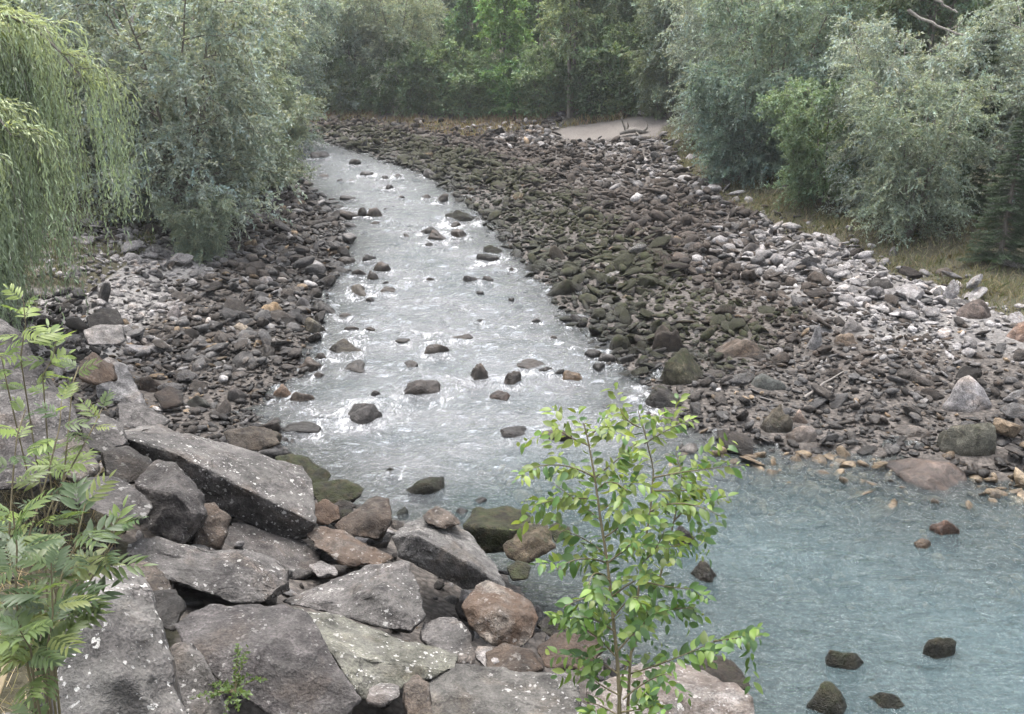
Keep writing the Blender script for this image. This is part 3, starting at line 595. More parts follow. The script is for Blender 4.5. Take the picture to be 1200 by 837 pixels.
R(230, 478, 32, 18, (.075, .075, .062), .1, 'angular', 'dark greenish block on the left cobbles near the slabs')
R(272, 470, 30, 22, (.13, .115, .105), 0, 'angular', 'grey brown block on the lower left cobbles')
R(310, 334, 22, 12, (.33, .31, .30), 0, 'round', 'pale grey stone in the middle of the left cobbles')
R(170, 460, 60, 26, (.075, .055, .042), 0, 'angular', 'dark brown rock in the hollow beside the pale smooth slab')
R(290, 528, 66, 26, (.115, .10, .075), .2, 'angular', 'brown block at the lower tip of the left cobbles')
ORDN = 'first second third fourth fifth sixth seventh eighth ninth tenth eleventh twelfth thirteenth fourteenth fifteenth sixteenth seventeenth eighteenth nineteenth twentieth twenty-first twenty-second twenty-third twenty-fourth twenty-fifth twenty-sixth twenty-seventh twenty-eighth'.split()
for (i_, (px, py, w, h)) in enumerate(sorted([(376, 184, 24, 8), (414, 193, 17, 8), (431, 204, 20, 5), (378, 207, 16, 4), (398, 212, 8, 3), (411, 213, 10, 3), (455, 221, 14, 6), (470, 232, 10, 4), (408, 233, 22, 6),
                       (500, 232, 12, 5), (409, 265, 18, 6), (534, 264, 14, 6), (502, 288, 12, 5), (517, 236, 20, 11), (505, 208, 22, 12), (466, 208, 16, 6), (452, 210, 10, 5), (388, 236, 10, 5), (451, 246, 8, 3),
                       (440, 262, 14, 4), (476, 277, 10, 4), (505, 329, 16, 6), (572, 330, 18, 8), (563, 344, 10, 4), (600, 318, 12, 7), (452, 332, 8, 3), (395, 245, 16, 7)], key=lambda q_: q_[1])):
    R(px, py, w, h, [BN, DK, GY][(px + py) % 3], 0.35 if px > 495 and py < 240 else 0.0, ['flat', 'round'][(px * 7 + py) % 2], 'small dark wet rock in the upper river, ' + ORDN[i_] + ' small one from the far end', 'small rocks in the upper river')
for (i_, (px, py, w, h)) in enumerate(sorted([(640, 435, 20, 7), (655, 438, 14, 6), (700, 432, 20, 9), (712, 421, 22, 10), (735, 424, 26, 12), (650, 397, 10, 5), (628, 376, 12, 4), (655, 402, 14, 4), (560, 377, 14, 4), (470, 400, 20, 4), (405, 372, 18, 6), (600, 352, 10, 5), (433, 352, 12, 5), (412, 386, 18, 5), (433, 386, 14, 4), (375, 420, 14, 8), (372, 441, 16, 6), (660, 330, 16, 9), (640, 330, 14, 6)], key=lambda q_: q_[0])):
    R(px, py, w, h, [BN, DK, GY][(px + py) % 3], 0.0, ['flat', 'round'][(px * 7 + py) % 2], 'small low rock in the white riffle, ' + ORDN[i_] + ' small one from the left', 'small rocks in the riffle')
STYLE = {'round': (9, 10, .07, (1, .85, .7)), 'flat': (10, 9, .07, (1, .9, .38)), 'angular': (22, 7, .06, (1, .85, .8)), 'point': (14, 6, .08, (1, .85, 1.05)), 'long': (12, 8, .08, (1, .7, .5))}
WROCK = []
for i, (px, py, w, h, tint, moss, style, label, group, z) in enumerate(ROCKS):
    D = hit_t(px, py); P = CAM + ray(px, py) * D
    if P[2] < 0.0: P = on_z(px, py, 0.0); D = float(np.linalg.norm(P - CAM))
    Wm = w / F * D; k, npl, ro, asp = STYLE[style]
    V, Fc = stone_shape(4 if w > 22 else 3, 100 + i, k, npl, ro, asp)
    if style == 'point': V[:, :2] *= (1.0 - 0.42 * np.clip(V[:, 2:3], 0, 1))
    V = V * (1 + (.13 if style in ('round', 'flat', 'long') else .05) * fbm(V * 1.9 + i * 3.1, 2, 19) - .10 * np.maximum(0, fbm(V * 2.6 + i * 1.7, 2, 29)))[:, None] + 0.035 * fbm(V * 5 + i, 3, 11)[:, None] * V + (0.02 * vnoise(np.stack([V[:, 2] * 9, V[:, 0] * 1.2, V[:, 1]], -1), 5))[:, None] * V * np.array([1, 1, 0])
    ang = math.atan2(P[2] - CAMZ, P[1]) ; ca = math.cos(-ang); sa = math.sin(-ang)
    V = V * np.array([1 / max(np.abs(V[:, 0]).max(), 1e-6), 1, 1]); zs = (V[:, 2].max())
    hm = h / F * D                               # projected height = z*cos + y*sin of what stands above the waterline
    depth = min(asp[1], 1.0) * Wm * 0.5 * (0.75 if style != 'flat' else 0.8)
    top = max(0.30 * hm, (hm - 1.0 * depth * sa) / ca) if hm > 0 else 0.05
    top *= .8
    V = V * np.array([Wm / 2, depth / max(V[:, 1].max(), 1e-6), 1]); V[:, 2] *= (top * 1.55) / zs
    cz = P[2] - 0.55 * top
    me = mesh_np('rock', V, Fc, True, np.ones((len(V), 4)))
    rz = rng.uniform(-.25, .25)
    o = put('rock', me, M_BOULDER, None, (P[0], P[1] + depth * 0.75, cz), (0, 0, rz)); o.color = (*(.54 * c_ for c_ in tint), moss); o['lichen'] = 0.12 if P[2] > 0.2 else 0.0; o['rust'] = 0.0
    tag(o, label, 'rock', group); WROCK.append((P[0], P[1] + depth * .75, Wm / 2, top))
    BOULDER_XY.append((P[0], P[1] + depth * .75, Wm / 2, D))

# ------------------------------------------------------------------ cobbles of the banks and the bar
def scatter(step, xlo, xhi, ylo, yhi):
    X, Y = np.meshgrid(np.arange(xlo, xhi, step), np.arange(ylo, yhi, step))
    x = X.ravel() + rng.uniform(-.5, .5, X.size) * step; y = Y.ravel() + rng.uniform(-.5, .5, X.size) * step
    return x, y
BX = np.array(BOULDER_XY)
def gather():
    out = []
    for (step, xlo, xhi, ylo, yhi, s0, s1) in [(0.20, -13, 17, 12, 24, .075, .17), (0.155, -11, 9, 12, 20, .05, .10), (0.28, -16, 18, 24, 38, .10, .22), (0.22, -12, 14, 24, 34, .07, .13), (0.42, -20, 20, 38, 66, .15, .31), (0.30, -14, 12, 38, 56, .10, .18),
                                              (0.62, -10, 14, 12, 26, .16, .30), (1.0, -14, 16, 24, 60, .22, .38)]:
        x, y = scatter(step, xlo, xhi, ylo, yhi)
        s = rng.uniform(s0, s1, x.size) * rng.choice([.8, 1, 1, 1.25], x.size)
        out.append(np.stack([x, y, s], -1))
    # rubble in the riprap
    x, y = scatter(0.32, -9, 3, 3.5, 16); k = in_poly(x, y, FOOTPOLY); s = rng.uniform(.05, .17, x.size); out.append(np.stack([x, y, s], -1)[k])
    # submerged bed near the right shallows
    x, y = scatter(0.24, 3, 12, 9.0, 13.5); s = rng.uniform(.06, .17, x.size); out.append(np.stack([x, y, s], -1))
    return np.concatenate(out)
C = gather(); x, y, s = C.T; s = s * (1 + .38 * n2(x, y, .33, 71)) * np.exp(rng.normal(0, .26, x.size)); s = np.minimum(s * .9, .32)
inr = in_poly(x, y, POLY); dl = seg_dist(x, y, LEFT); dr = seg_dist(x, y, RIGHT); left = dl < dr; d = np.minimum(dl, dr)
rip = in_poly(x, y, FOOTPOLY); tr = in_poly(x, y, TREE_R) ; sn = in_poly(x, y, SAND)
g = terrain(x, y)
edge_n = n2(x, y, 0.8, 9)
keep = np.ones(x.size, bool)
keep &= ~(inr & (g < -0.10) & (rng.random(x.size) > 0.10 + 0.25 * (y > 20)) & ~((dr < 3.6) & (y < 13.6)))   # few on the river bed
keep &= ~(inr & (d > .22) & (y > 13.8) & (rng.random(x.size) > .10)); keep &= ~(inr & (y < 13.8) & (dr > 3.8))
eR = seg_dist(x, y, TREE_EDGE_R); keep &= ~sn & ~(tr & (rng.random(x.size) > np.maximum(0.008, .55 * (1 - eR / (1.1 + .5 * edge_n)))))
keep &= ~(left & ~rip & (d > 8.0 + edge_n)) & ~(~left & (d > 20))
keep &= ~((y > 58) & ~left & (d > 9 + 2 * edge_n)) & ~(~left & (y > 62) & (d > 7))
keep &= ~(rip & (g > 2.5)) & (y > 3)
for bx, by, br, bd in BX:                                  # do not bury the built rocks
    keep &= ~((np.hypot(x - bx, y - by) < br * 0.85) & ~rip & (s > .02))
px, py, dep = project(np.stack([x, y, g], -1)); keep &= (px > -220) & (px < 1500) & (py < 950) & (dep > 2)
x, y, s, g, d, left, rip, inr, dr_, edge_n, dep, px, py = [a[keep] for a in (x, y, s, g, d, left, rip, inr, dr, edge_n, dep, px, py)]
n = x.size
# colours
u = rng.random((n, 1)); v = rng.uniform(.55, 1.5, (n, 1))
brown = np.array([.088, .076, .066]); grey = np.array([.13, .124, .120]); palec = np.array([.34, .325, .315]); tan = np.array([.30, .225, .15]); dark = np.array([.045, .038, .032])
colr = np.where(u < .45, brown, np.where(u < .80, grey, np.where(u < .88, dark, np.where(u < .95, palec, tan)))) * v
pr = np.where(left, smooth(2.6, 4.2, d + edge_n) * smooth(30, 24, y), smooth(3.6, 6.5, d + 1.3 * edge_n) * smooth(31, 23, y) + 0.62 * smooth(5.5, 9, d + 2 * edge_n) * (y >= 23))
pr = np.where(rip, 0.25, np.clip(pr, 0, 1) * .9)
isp = rng.random(n) < pr
colr = colr * .8
colr = np.where(isp[:, None], 1.0 * palec * np.array([.99, .98, .985]) * rng.uniform(.5, 1.2, (n, 1)), colr)
brn = np.where(~left & ~rip, smooth(1.6, 3.5, d + edge_n) * (1 - pr) * smooth(15, 19, y), 0)
colr = np.where((rng.random(n) < brn)[:, None], np.array([.066, .053, .043]) * rng.uniform(.5, 1.5, (n, 1)), colr)
moss = np.where(~left & ~rip, (1 - isp) * (.78 * smooth(4.4, 1.6, d + 1.0 * edge_n - .03 * (y - 20)) * smooth(14.5, 19, y) + .30 * smooth(8, 4, d) * smooth(15, 20, y)), np.where(left & (d < .8), .15, 0.0))
moss = np.clip(moss * 1.12 * rng.uniform(.35, 1.15, n) * (1 + .5 * n2(x, y, .45, 41)), 0, 1)
aspx = rng.uniform(.75, 1.25, n); aspz = rng.uniform(.45, .95, n)
scale3 = np.stack([s * aspx, s * rng.uniform(.7, 1.1, n), s * aspz], -1)
rx = rng.normal(0, .38, n); ry = rng.normal(0, .38, n); rz = rng.uniform(0, 6.283, n)
z = g + s * rng.uniform(-.05, .42, n) * aspz
pile = rng.random(n) < .25; z = z + np.where(pile, s * .5, 0)
vis = (px > 2) & (px < 1198) & (py > 135) & (py < 835) & (z > 0.0)
rank = np.where(vis & ~rip, s / dep, 0); order = np.argsort(-rank); solo = np.zeros(n, bool); solo[order[:300]] = True
colr = np.where(rip[:, None], colr * .55, colr) * .66  # riprap rubble darkened: shade of the boulder gaps put into its colour
sub_ = inr & (y < 13.6); colr = np.where(sub_[:, None], np.array([.24, .19, .13]) * rng.uniform(.4, 1.5, (n, 1)), colr)
NPROT = 22
prot = rng.integers(0, NPROT, n)
asp_l = [(1, .8, .55), (1, .62, .38), (1, .85, .62), (1, .72, .30)]
P3 = [stone_shape(3, 500 + i, [16, 30, 44, 24][i % 4], [8, 6, 5, 7][i % 4], .09, asp_l[i % 4]) for i in range(NPROT)]
P2 = [stone_shape(2, 500 + i, [16, 30, 44, 24][i % 4], [8, 6, 5, 7][i % 4], .09, asp_l[i % 4]) for i in range(NPROT)]
P1 = [stone_shape(1, 500 + i, [16, 30, 44, 24][i % 4], [8, 6, 5, 7][i % 4], .09, asp_l[i % 4]) for i in range(NPROT)]
RM = rotmat(rx, ry, rz)
cob_me = []
for i in range(NPROT):
    V, Fc = P3[i]; me = mesh_np('cobble', V, Fc, i % 4 in (0, 3), np.ones((len(V), 4))); me.materials.append(M_STONE); cob_me.append(me)
def zone_label(i):
    if left[i]:
        if isp[i]: return 'pale grey cobble among the stones of the left bank', 'pale cobbles of the left bank'
        return 'dark brownish cobble among the stones of the left bank', 'dark cobbles of the left bank'
    if moss[i] > .3: return 'mossy cobble on the wet margin of the right bar', 'mossy cobbles of the right bar'
    if isp[i]: return 'pale grey cobble lying on the dry part of the right bar', 'pale cobbles of the right bar'
    return 'brown or dark grey cobble lying on the right bar', 'brown cobbles of the right bar'
for i in np.nonzero(solo)[0]:
    o = put('cobble', cob_me[prot[i]], None, None, (x[i], y[i], z[i]), (rx[i], ry[i], rz[i]), tuple(scale3[i]))
    o.color = (*colr[i], moss[i]); lb, gp = zone_label(i); tag(o, lb, 'cobble', gp)
def stuff_stones(name, sel, label, cat='cobbles'):
    Vs, Fs, Cs, off = [], [], [], 0
    for lvl, PR, lo, hi in ((2, P2, .0062, 9), (1, P1, 0, .0062)):
        for i in range(NPROT):
            k = np.nonzero(sel & (prot == i) & (s / dep >= lo) & (s / dep < hi))[0]
            if not len(k): continue
            V, Fc = PR[i]; q = np.einsum('nij,nvj->nvi', RM[k], V[None] * scale3[k][:, None, :]) + np.stack([x[k], y[k], z[k]], -1)[:, None, :]
            m = len(V); Vs.append(q.reshape(-1, 3)); Fs.append((Fc[None] + (np.arange(len(k)) * m)[:, None, None]).reshape(-1, 3) + off); off += m * len(k)
            cc = np.concatenate([colr[k], moss[k][:, None]], 1); Cs.append(np.repeat(cc, m, 0))
    if not Vs: return
    me = mesh_np(name, np.concatenate(Vs), np.concatenate(Fs), True, np.concatenate(Cs))
    o = put(name, me, M_STONE); o.color = (1, 1, 1, 1); tag(o, label, cat, None, 'stuff')
stuff_stones('left_bank_cobbles', ~solo & left & ~rip, 'smaller brown and grey cobbles covering the left bank')
stuff_stones('bar_cobbles', ~solo & ~left & ~rip, 'smaller mossy brown and pale cobbles covering the right bar')
stuff_stones('riprap_rubble', ~solo & rip, 'broken stones filling the gaps between the big boulders', 'rubble')
print('cobbles', n)

# ------------------------------------------------------------------ the river surface
xs = axis(-9.5, 9.6, 0.055, -90, 20, 1.10)
ys = [3.0]
while ys[-1] < 80: ys.append(ys[-1] + max(.045, .0055 * ys[-1]))
ys = np.array([-28, -20, -12, -6, -2, 0.5, 2] + ys)
wx, wy, wf = grid_mesh(xs, ys)
ins = in_poly(wx, wy, POLY); wd = seg_dist(wx, wy, np.concatenate([POLY, POLY[:1]]))
kv = ins | (wd < 1.0); kf = kv[wf].all(1); wf = wf[kf]; used = np.unique(wf); remap = -np.ones(len(wx), int); remap[used] = np.arange(len(used))
wx, wy, wf = wx[used], wy[used], remap[wf]
ins = ins[used]; wd = wd[used]
bed = terrain(wx, wy)
rif = smooth(11.2, 14.0, wy + 0.25 * np.clip(-wx, -4, 6) + 0.7 * n2(wx, wy, .5, 3)) * (0.75 + 0.25 * n2(wx, wy, .35, 8))
foam = np.zeros(len(wx)); bulge = np.zeros(len(wx))
for (rx_, ry_, rr, top) in WROCK:
    if rr < .08: continue
    k = (np.abs(wx - rx_) < 4 * rr + .3) & (wy < ry_ + 3 * rr) & (wy > ry_ - 7 * rr - .6)
    ax_ = (wx[k] - rx_) / rr; ay_ = (wy[k] - ry_) / rr
    w = np.exp(-((np.abs(ax_) - .75 - .12 * np.clip(-ay_, 0, 9)) ** 2) / .16) * smooth(-6, -.5, ay_) * smooth(1.2, .2, ay_)
    w2 = np.exp(-(ax_ ** 2 / .8 + (ay_ + 1.3) ** 2 / .7))
    foam[k] = np.maximum(foam[k], np.clip(w * .8 + w2 * .9, 0, 1)); bulge[k] += .25 * rr * np.exp(-(ax_ ** 2 / 1.2 + (ay_ - 1.0) ** 2 / .5)) - .2 * rr * w2
foam = foam * (0.12 + 0.88 * rif) * smooth(-.3, .5, wd * np.where(ins, 1, -1) + .35)
amp = 0.018 + 0.034 * rif
wz = amp * fbm(np.stack([wx * 1.7, wy * 2.6 + .6 * wx, wx * 0], -1), 4, 61, .6) + amp * .55 * vnoise(np.stack([wx * 4.2, wy * 6.5, wx * 0 + 3], -1), 77) + np.clip(bulge, -.08, .08) * rif
foam = np.maximum(foam, .75 * rif * smooth(.45, 1.15, wz / amp))
depth = np.clip(-bed, 0, 2) + .02
water = put('river', mesh_np('river', np.stack([wx, wy, wz], -1), wf, True, None, {'depth': depth, 'foam': foam, 'riffle': np.clip(rif, 0, 1)}), M_WATER)
tag(water, kind='structure')

# ================================================================== TREES
class Wood:
    def __init__(s): s.V = []; s.F = []; s.n = 0
    def tube(s, P, r, k=6):
        P = np.asarray(P, float); m = len(P); T = np.gradient(P, axis=0); T /= np.linalg.norm(T, axis=1)[:, None] + 1e-9
        ref = np.array([.31, .77, .55]); A = np.cross(T, ref); A /= np.linalg.norm(A, axis=1)[:, None] + 1e-9; B = np.cross(T, A)
        an = np.arange(k) / k * 2 * math.pi; r = np.asarray(r, float)
        V = P[:, None] + r[:, None, None] * (np.cos(an)[None, :, None] * A[:, None] + np.sin(an)[None, :, None] * B[:, None])
        i = np.arange(m * k).reshape(m, k); f = np.stack([i[:-1], np.roll(i, -1, 1)[:-1], np.roll(i, -1, 1)[1:], i[1:]], -1).reshape(-1, 4)
        s.V.append(V.reshape(-1, 3)); s.F.append(f + s.n); s.n += m * k
        # cap
    def mesh(s, name, mat, origin=(0, 0, 0)):
        me = mesh_np(name, np.concatenate(s.V) - np.array(origin), np.concatenate(s.F)); me.materials.append(mat); return me
def unit(v): return v / (np.linalg.norm(v, axis=-1, keepdims=True) + 1e-9)
def leaves_mesh(name, P, Dr, L, W, r, tintf, mat, fold=0.0):
    """one four-cornered blade per leaf; P base points, Dr directions, L, W sizes"""
    n = len(P); side = unit(np.cross(Dr, r.normal(size=(n, 3)) + np.array([0, 0, 1.2])))
    nor = np.cross(side, Dr)
    mid = P + Dr * (L * .42)[:, None] + nor * (L * .06)[:, None]
    V = np.stack([P, mid + side * (W / 2)[:, None], P + Dr * L[:, None], mid - side * (W / 2)[:, None]], 1).reshape(-1, 3)
    Fc = np.arange(n * 4).reshape(n, 4)
    col = np.concatenate([np.repeat(tintf, 4, 0), np.ones((n * 4, 1))], 1)
    me = mesh_np(name, V, Fc, False, col); me.materials.append(mat); return me
def make_tree(seed, stems, height, spread, nbr, blen, ntw, twl, nl, ll, lw, droop=.25, t0=.12, lean=0.0, r0=.11, up=.5, curve=.5, hue=.06, top_gain=0.0):
    """trunk mesh + crown mesh, base at the origin"""
    r = np.random.default_rng(seed); wood = Wood(); TP, TD, TL = [], [], []
    for sidx in range(stems):
        a = (sidx + r.uniform(-.3, .3)) / stems * 2 * math.pi; sp = spread * (r.uniform(.45, 1.0) if stems > 1 else r.uniform(0, .3)); h = height * r.uniform(.78, 1.02)
        p0 = np.array([math.cos(a), math.sin(a), 0]) * (.12 if stems > 1 else 0); p2 = np.array([math.cos(a) * sp + lean, math.sin(a) * sp, h]); p1 = np.array([math.cos(a) * sp * .35, math.sin(a) * sp * .35, h * .55])
        t = np.linspace(0, 1, 12)[:, None]; path = (1 - t) ** 2 * p0 + 2 * t * (1 - t) * p1 + t * t * p2 + r.normal(0, .05, (12, 3)) * t * height * .12
        path[0, 2] = -.25
        wood.tube(path, np.linspace(1, .12, 12) * r0 * r.uniform(.7, 1.1), 7)
        for b in range(nbr):
            tb = t0 + (1 - t0) * ((b + r.uniform(0, 1)) / nbr); fi = tb * 11; i0 = min(int(fi), 10); st = path[i0] + (path[i0 + 1] - path[i0]) * (fi - i0)
            ba = a + r.normal(0, 1.25) if stems > 1 else r.uniform(0, 2 * math.pi)
            bl = blen * (1.15 - .72 * tb) * r.uniform(.6, 1.15)
            dv = unit(np.array([math.cos(ba), math.sin(ba), up * r.uniform(.3, 1.4)]))
            tt = np.linspace(0, 1, 7)[:, None]; bp = st + dv * bl * tt + np.array([0, 0, -1]) * droop * bl * tt ** 2 + r.normal(0, .035, (7, 3)) * bl * tt
            wood.tube(bp, np.linspace(1, .2, 7) * r0 * .26, 4)
            fu = r.uniform(.12, 1.0, ntw) * 6; j = np.minimum(fu.astype(int), 5); tp = bp[j] + (bp[j + 1] - bp[j]) * (fu - j)[:, None]
            td = unit(unit(bp[j + 1] - bp[j]) * .7 + r.normal(0, .62, (ntw, 3)) + np.array([0, 0, .12]))
            TP.append(tp); TD.append(td); TL.append(twl * r.uniform(.55, 1.2, ntw))
    TP, TD, TL = np.concatenate(TP), np.concatenate(TD), np.concatenate(TL); m = len(TP)
    uu = np.tile(np.linspace(.12, 1, nl), m) + r.uniform(-.04, .04, m * nl); tp = np.repeat(TP, nl, 0); td = np.repeat(TD, nl, 0); tl = np.repeat(TL, nl)
    pos = tp + td * (tl * uu)[:, None] + np.array([0, 0, -1]) * (droop * .9 * tl * uu ** 2)[:, None]
    # twigs themselves: thin sticks in the wood mesh would be heavy; every third twig is built
    for q in range(0, m, 9): wood.tube(np.stack([TP[q], TP[q] + TD[q] * TL[q] * .5 - np.array([0, 0, droop * .22 * TL[q]]), TP[q] + TD[q] * TL[q] - np.array([0, 0, droop * .9 * TL[q]])]), [.012, .009, .004], 3)
    ld = unit(td * .55 + r.normal(0, .6, pos.shape) + np.array([0, 0, -droop]))
    tw = np.repeat(r.uniform(.82, 1.18, m), nl); lf = r.uniform(.75, 1.25, m * nl); cl = 1 + .16 * fbm(pos * .55 + seed, 2, seed % 40)
    hu = np.repeat(r.normal(0, hue, m), nl) + r.normal(0, hue * .6, m * nl); b = tw * lf * cl
    tint = np.stack([b * (1 + hu), b, b * (1 - 1.1 * hu)], -1)
    L = ll * r.uniform(.7, 1.25, m * nl); W = lw * r.uniform(.75, 1.2, m * nl)
    crown = leaves_mesh('crown', pos, ld, L, W, r, tint, M_LEAF)
    return wood.mesh('trunk', M_BARK), crown
# kinds of tree, each built once or twice
K = {}
K['sallow_a'] = make_tree(1, 9, 8.0, 3.0, 22, 2.3, 20, .70, 20, .125, .050, .28, .05, r0=.07, hue=.05)
K['sallow_b'] = make_tree(2, 9, 7.0, 2.9, 22, 2.4, 20, .72, 20, .125, .050, .32, .03, r0=.07, hue=.05)
K['sallow_c'] = make_tree(3, 10, 4.2, 2.3, 18, 1.5, 18, .50, 18, .115, .045, .28, .02, r0=.045, hue=.05)
K['tall_a'] = make_tree(4, 3, 14.0, 2.2, 30, 3.3, 19, .95, 17, .20, .105, .30, .10, r0=.17)
K['tall_b'] = make_tree(5, 2, 15.0, 1.6, 40, 3.4, 19, .95, 17, .21, .11, .26, .16, r0=.19)
K['broad'] = make_tree(6, 1, 12.0, .8, 52, 3.0, 18, .90, 20, .22, .14, .22, .14, r0=.17, up=.6)
K['open'] = make_tree(7, 3, 12.5, 1.5, 24, 2.9, 17, .90, 18, .20, .11, .24, .34, r0=.20, up=.7)
K['round_bush'] = make_tree(8, 9, 2.0, 1.3, 12, .9, 11, .38, 16, .10, .055, .15, .03, r0=.035)
def spruce(seed, height=9.0, rad=2.3):
    r = np.random.default_rng(seed); wood = Wood(); wood.tube([(0, 0, -.2), (0, 0, height * .5), (0, 0, height)], [.16, .09, .015], 8); P, Dn = [], []
    z = .35
    while z < height - .15:
        f = 1 - z / height
        for b in range(7):
            a = r.uniform(0, 6.283); L = rad * f ** .8 * r.uniform(.75, 1.1) + .1; o = np.array([math.cos(a), math.sin(a), 0]); sd_ = np.array([-o[1], o[0], 0])
            tt = np.linspace(0, 1, 6)[:, None]; bp = np.array([0, 0, z]) + o * L * tt + np.array([0, 0, 1]) * (-.30 * L * tt + .20 * L * tt ** 2)
            wood.tube(bp, np.linspace(.03, .006, 6), 4)
            nb = max(5, int(L * 9))
            for k in range(nb):
                u = .15 + .85 * k / nb; c = np.array([0, 0, z]) + o * L * u + np.array([0, 0, -.30 * L * u + .20 * L * u * u])
                for sgn in (-1, 1):
                    dv = unit(o * .75 + sd_ * sgn * .8 + np.array([0, 0, -.18 + r.normal(0, .12)])); tl = (.16 + .34 * (1 - u)) * L ** .5 * r.uniform(.7, 1.1)
                    q = np.linspace(0, 1, 9)[:, None]; pp = c + dv * tl * q
                    P.append(np.repeat(pp, 2, 0)); Dn.append(unit(np.repeat(dv[None], 18, 0) * .7 + r.normal(0, .55, (18, 3))))
        z += r.uniform(.20, .30)
    P = np.concatenate(P); Dn = np.concatenate(Dn); n_ = len(P); b = r.uniform(.65, 1.3, n_); tint = np.stack([b, b, b], -1)
    return wood.mesh('trunk', M_BARK), leaves_mesh('crown', P, Dn, r.uniform(.07, .13, n_), r.uniform(.02, .034, n_), r, tint, M_LEAF)
K['spruce'] = spruce(9)
def weeping(seed):
    """weeping willow: arching limbs, curtains of hanging shoots"""
    r = np.random.default_rng(seed); wood = Wood()
    wood.tube([(0, 0, -.3), (.05, 0, 1.2), (.15, .1, 2.4)], [.26, .20, .17], 9); P, Dn, TW = [], [], []
    for i in range(19):
        a = i / 19 * 6.283 + r.uniform(-.2, .2); reach = r.uniform(.8, 3.2); top = r.uniform(2.8, 5.4); o = np.array([math.cos(a), math.sin(a), 0])
        t = np.linspace(0, 1, 12)[:, None]; p0 = np.array([.12, .08, 2.2]); p1 = p0 + o * reach * .35 + np.array([0, 0, (top - 2.2) * 1.5]); p2 = p0 + o * reach + np.array([0, 0, (top - 2.2) * .55])
        lp = (1 - t) ** 2 * p0 + 2 * t * (1 - t) * p1 + t * t * p2
        wood.tube(lp, np.linspace(.07, .014, 12), 5)
        for k in range(18):                                   # bundles of shoots
            fi = r.uniform(.25, 1) * 11; j = min(int(fi), 10); st = lp[j] + (lp[j + 1] - lp[j]) * (fi - j); bo = unit(o + r.normal(0, .75, 3) * np.array([1, 1, 0])); tone = r.uniform(.5, 1.4)
            drop = min(st[2] - r.uniform(-1.0, 1.1), r.uniform(1.6, 5.2)); drop = max(drop, .7)
            for q in range(13):
                oo = unit(bo + r.normal(0, .24, 3) * np.array([1, 1, 0])); ex = r.uniform(.18, .85); hh = drop * r.uniform(.6, 1.05); up_ = r.uniform(.05, .28)
                m = int(16 + hh * 8); u = np.linspace(0, 1, m)[:, None]; s_ = np.minimum(u * 3.2, 1)
                pp = st + oo * ex * (1 - (1 - s_) ** 2) + np.array([0, 0, 1]) * (up_ * np.sin(np.minimum(u * 5, 3.14)) - hh * np.maximum(0, u - .06) ** 1.12) + r.normal(0, .012, (m, 3))
                if q == 0: wood.tube(pp[::6], np.linspace(.007, .003, len(pp[::6])), 3)
                P.append(pp); dn = unit(np.gradient(pp, axis=0)); Dn.append(unit(dn + r.normal(0, .36, pp.shape) + np.array([0, 0, -.25])))
                yl = np.clip(1.1 - 2.0 * u[:, 0], 0, 1) * r.uniform(.1, .8); b = tone * r.uniform(.75, 1.25, m); TW.append(np.stack([b * (1 + .62 * yl), b * (1 + .38 * yl), b * (1 + .05 * yl)], -1))
    P = np.concatenate(P); Dn = np.concatenate(Dn); TW = np.concatenate(TW); n_ = len(P)
    return wood.mesh('trunk', M_BARK), leaves_mesh('crown', P, Dn, r.uniform(.085, .15, n_), r.uniform(.02, .033, n_), r, TW, M_LEAF)
K['weeping'] = weeping(10)

def plant_tree(kind, px, dist, label, tint, sc=1.0, rz=None, cat='tree', name='tree', group=None, sz=None, zoff=0):
    d0 = ray(px, 300); xx = d0[0] / d0[1] * dist; yy = dist; zz = float(terrain(np.array([xx]), np.array([yy]))[0])
    e = empty(name, (xx, yy, zz + zoff), rng.uniform(0, 6.28) if rz is None else rz, (sc, sc, sz or sc))
    tk, cr = K[kind]
    t_ = put('trunk', tk, None, e); c_ = put('crown', cr, None, e); c_.color = (*(k_ * v_ for k_, v_ in zip((1.46, 1.55, 1.66), tint)), 1)
    tag(e, label, cat, group); return e
GG = (.170, .192, .140); GS = (.200, .218, .178); GM = (.105, .140, .068); GD = (.060, .085, .042); GB = (.115, .195, .045); GO = (.135, .155, .085)
# left bank
plant_tree('weeping', -60, 17.4, 'yellowish green weeping willow with hanging shoots at the left edge', (.175, .208, .130), 1.10, 0.6, name='weeping_willow')
L_ = [('sallow_b', 226, 27.5, 'large grey green willow bush overhanging the left cobbles', GS, 1.12, 'willow_bush'), ('sallow_a', 276, 34.0, 'silvery willow bush behind the large bush on the left bank', GG, .92, 'willow_bush'),
      ('sallow_c', 316, 37.5, 'low arching willow bush leaning over the water at the left', (.185, .205, .150), 1.0, 'willow_bush'), ('sallow_c', 236, 25.2, 'low green bush at the foot of the large left willow bush', (.19, .21, .15), .42, 'willow_bush'),
      ('sallow_a', 120, 31.0, 'grey willow rising between weeping willow and large bush', GG, 1.08, 'willow_tree'), ('tall_a', 62, 37.0, 'tall grey tree with thin pale stems behind the weeping willow', (.125, .145, .10), .95, 'tree'),
      ('tall_b', 165, 42.0, 'tall dull green tree behind the left willows', (.12, .145, .095), .95, 'tree'), ('tall_a', 262, 46.0, 'tall silvery tree above the left willow bushes', (.165, .19, .145), .9, 'tree'),
      ('tall_b', 5, 30.0, 'dark tree at the upper left corner behind the weeping willow', (.09, .11, .07), .8, 'tree'), ('sallow_a', 330, 52.0, 'bluish grey willow at the bend of the river', (.155, .18, .15), 1.15, 'willow_tree')]
for k, px_, ds, lb, tn, sc, nm in L_: plant_tree(k, px_, ds, lb, tn, sc, name=nm)
